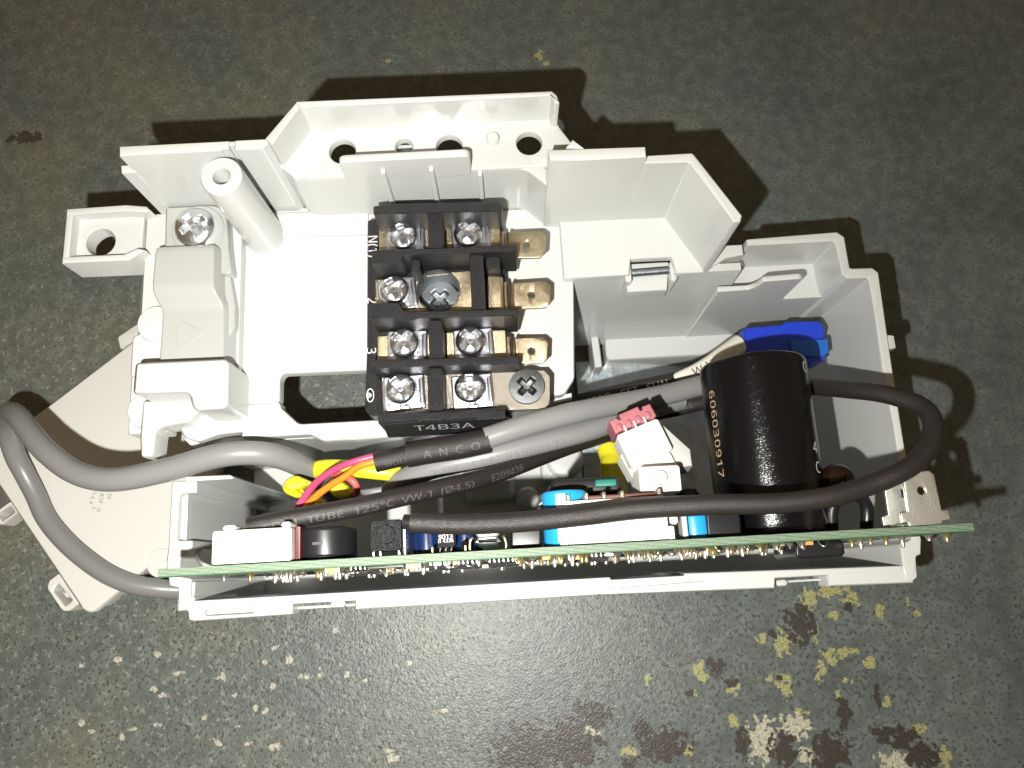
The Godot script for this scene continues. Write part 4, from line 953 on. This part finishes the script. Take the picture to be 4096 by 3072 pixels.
	var wo := cable("marked_sleeve", "cream white sleeve hand marked in black, leading to the blue connector", "wire sleeve", ws, 0.9, M.sleeve, "", 2.7)
	text_on_tube("W I F", 2.1, M.ink_dark, wo, ws, 1.95, 10.8, 0.35, 1.0, 1.25)
	var bc := thing("blue_connector", "bright blue plastic connector against the right bay's rear wall", "connector", Vector3(78, 38, -57))
	pr("housing", bc, M.blue, rounded(poly([67.4, -62.0, 78.2, -62.4, 79.0, -63.2, 88.6, -62.9, 90.0, -60.2, 89.0, -58.2, 88.8, -51.8, 84.6, -50.6, 67.0, -52.4]), 0.5), 36, 44.5, 0.5)
	pr("latch", bc, M.blue_light, rounded(poly([79.4, -57.4, 89.8, -57.6, 89.6, -53.4, 86.8, -52.2, 79.4, -53.4]), 0.4), 41, 45.4, 0.4)
	bx("contact_slot", bc, M.black_smooth, 66.6, 67.6, 37, 43, -58.8, -53.0, 0.1)
	for k in [["red_wire", "upper short red wire end at the blue connector", -58.2, M.coral_wire], ["white_wire", "short white wire end between two red ones at the blue connector", -57.0, M.nylon], ["red_wire", "lower short red wire end at the blue connector", -55.9, M.coral_wire]]:
		cable(k[0], k[1], "wire", PackedVector3Array([Vector3(63.6, 44, k[2] + 0.3), Vector3(65.4, 43.6, k[2]), Vector3(68.0, 42.6, k[2])]), 0.6, k[3])
	# plug in the socket
	var pl := thing("white_plug", "white plug with a pink end leaning out of the board's socket", "plug", Vector3(29, 80, -24))
	var turn := Transform3D(Basis(Vector3.UP, 0.35) * Basis(Vector3.RIGHT, -0.10), Vector3(29.3, 84, -25.6)) * Transform3D(Basis.from_scale(Vector3(1.06, 1, 1)), Vector3(0, -84, 0))
	mb = MB.new(); mb.xf = turn; box(mb, -4.6, 4.6, 79.5, 87.4, -3.0, 4.6, 0.3); box(mb, -4.2, 4.2, 79, 86.0, 4.0, 9.5, 0.5); obj("plug_body", mb, M.nylon, pl)
	mb = MB.new(); mb.xf = turn
	prism(mb, poly([4.0, -3.6, 5.1, -3.2, 8.4, 5.6, 7.2, 9.0, 4.0, 8.0]), 77, 84.8, 0.4)
	obj("plug_skirt", mb, M.greywhite, pl)
	mb = MB.new(); mb.xf = turn; prism(mb, poly([-4.9, 0.6, -4.0, 0.2, -3.6, 10.4, -4.4, 10.6]), 76, 83.4, 0.2); obj("plug_latch", mb, M.nylon, pl)
	mb = MB.new(); mb.xf = turn
	prism(mb, poly([-4.6, -6.4, -2.9, -6.4, -2.7, -5.8, -2.2, -5.8, -2.2, -6.9, 2.0, -6.9, 2.1, -5.8, 2.6, -5.8, 2.8, -6.5, 4.5, -6.4, 4.6, -3.4, 3.6, -3.0, 2.8, -3.5, 1.6, -3.0, 0.8, -3.5, -0.4, -3.0, -1.2, -3.5, -2.4, -3.0, -3.2, -3.5, -4.6, -3.1]), 80, 87.6, 0.25)
	var pk := obj("pink_end", mb, M.pink, pl)
	for x in [-3.4, -1.3, 0.8, 2.9]:
		mb = MB.new(); mb.xf = turn; box(mb, x - 0.6, x + 0.6, 87.4, 88.1, -5.0, -3.3, 0.2); obj("key", mb, M.pink, pk)
	for x in [-2.4, -0.2, 2.0]:
		mb = MB.new(); mb.xf = turn; box(mb, x - 0.16, x + 0.16, 86.8, 87.9, -4.2, -2.6, 0.05); obj("rib", mb, M.nylon, pl)

func cover() -> void:
	var c := thing("cover_plate", "flat off-white cover lying on the floor under the box's left corner", "cover", Vector3(-118, 0, -36))
	var L: Material = M.lid
	# outline: left edge, lower corner, right edges under the box
	pr("panel", c, L, rounded(poly([-166.5, -49.2, -147.0, -55.6, -116, -79.7, -104, -89.2, -80, -58, -98, -16, -124.9, 5.0, -127.6, 3.8]), 1.4, 5), 6.6, 10, 0.8)
	pr("skirt", c, L, rounded(poly([-164.8, -48.2, -146.4, -54.2, -104, -87.2, -81.6, -58, -98.8, -17, -124.6, 3.4, -126.6, 2.6]), 1.0), 0.2, 7.0, 0.2)
	pr("clip", c, L, rounded(poly([-135.6, -8.2, -139.6, -5.4, -140.0, -3.0, -134.8, 3.9, -132.6, 4.1, -129.6, 1.8]), 1.0), 1.0, 7.6, 0.4, [rounded(poly([-136.6, -4.2, -137.8, -2.2, -134.0, 2.4, -132.0, 0.8]), 0.4)])
	pr("clip", c, L, rounded(poly([-152.4, -30.6, -158.6, -26.2, -155.6, -22.4, -149.6, -26.8]), 1.0), 1.0, 7.6, 0.4, [rounded(poly([-153.2, -28.4, -156.8, -26.0, -155.2, -24.0, -151.6, -26.4]), 0.3)])
	pr("clip", c, L, rounded(poly([-116, -86, -123.4, -81.0, -122.2, -76.6, -112, -83]), 0.9), 1.0, 8.2, 0.5)
	var mb := MB.new(); mb.xf = Transform3D(Basis(Vector3.UP, -0.9), Vector3(-134.4, 0, -1.4)); box(mb, -1.8, 1.8, 4.0, 7.2, -0.9, 0.9, 0.5); obj("clip_tongue", mb, L, c)
	mb = MB.new(); mb.xf = Transform3D(Basis.IDENTITY, Vector3(-104.8, 0, -8.6)); lathe(mb, [4.4, 9.9, 4.2, 10.25, 0.0, 10.3], 32); obj("round_boss", mb, L, c)
	# inspection stamp: an arc of letters round two lines, read upwards in the picture
	for k in [["Q", -124.6, -25.4, -0.75], ["C", -126.1, -26.2, -0.35], ["P", -126.9, -27.8, 0.0], ["A", -126.8, -29.3, 0.2], ["S", -126.2, -30.6, 0.55]]:
		var at := Vector2(k[1], k[2]); var ang: float = k[3]
		lettering(k[0], 1.15, M.ink_grey, c, func(q: Vector2) -> Vector3:
			var w := q.rotated(ang); return Vector3(at.x - w.y, 10.03, at.y - w.x))
	lettering("PCB", 1.25, M.ink_grey, c, func(q: Vector2) -> Vector3: return Vector3(-123.9 - q.y, 10.03, -28.9 - q.x))
	lettering("02", 1.25, M.ink_grey, c, func(q: Vector2) -> Vector3: return Vector3(-121.6 - q.y, 10.03, -29.4 - q.x))
	lettering("PP PCB", 1.7, M.ink_grey, c, func(q: Vector2) -> Vector3:
		var w := q.rotated(0.5); return Vector3(-99.4 + w.x, 10.03, -40.6 - w.y))
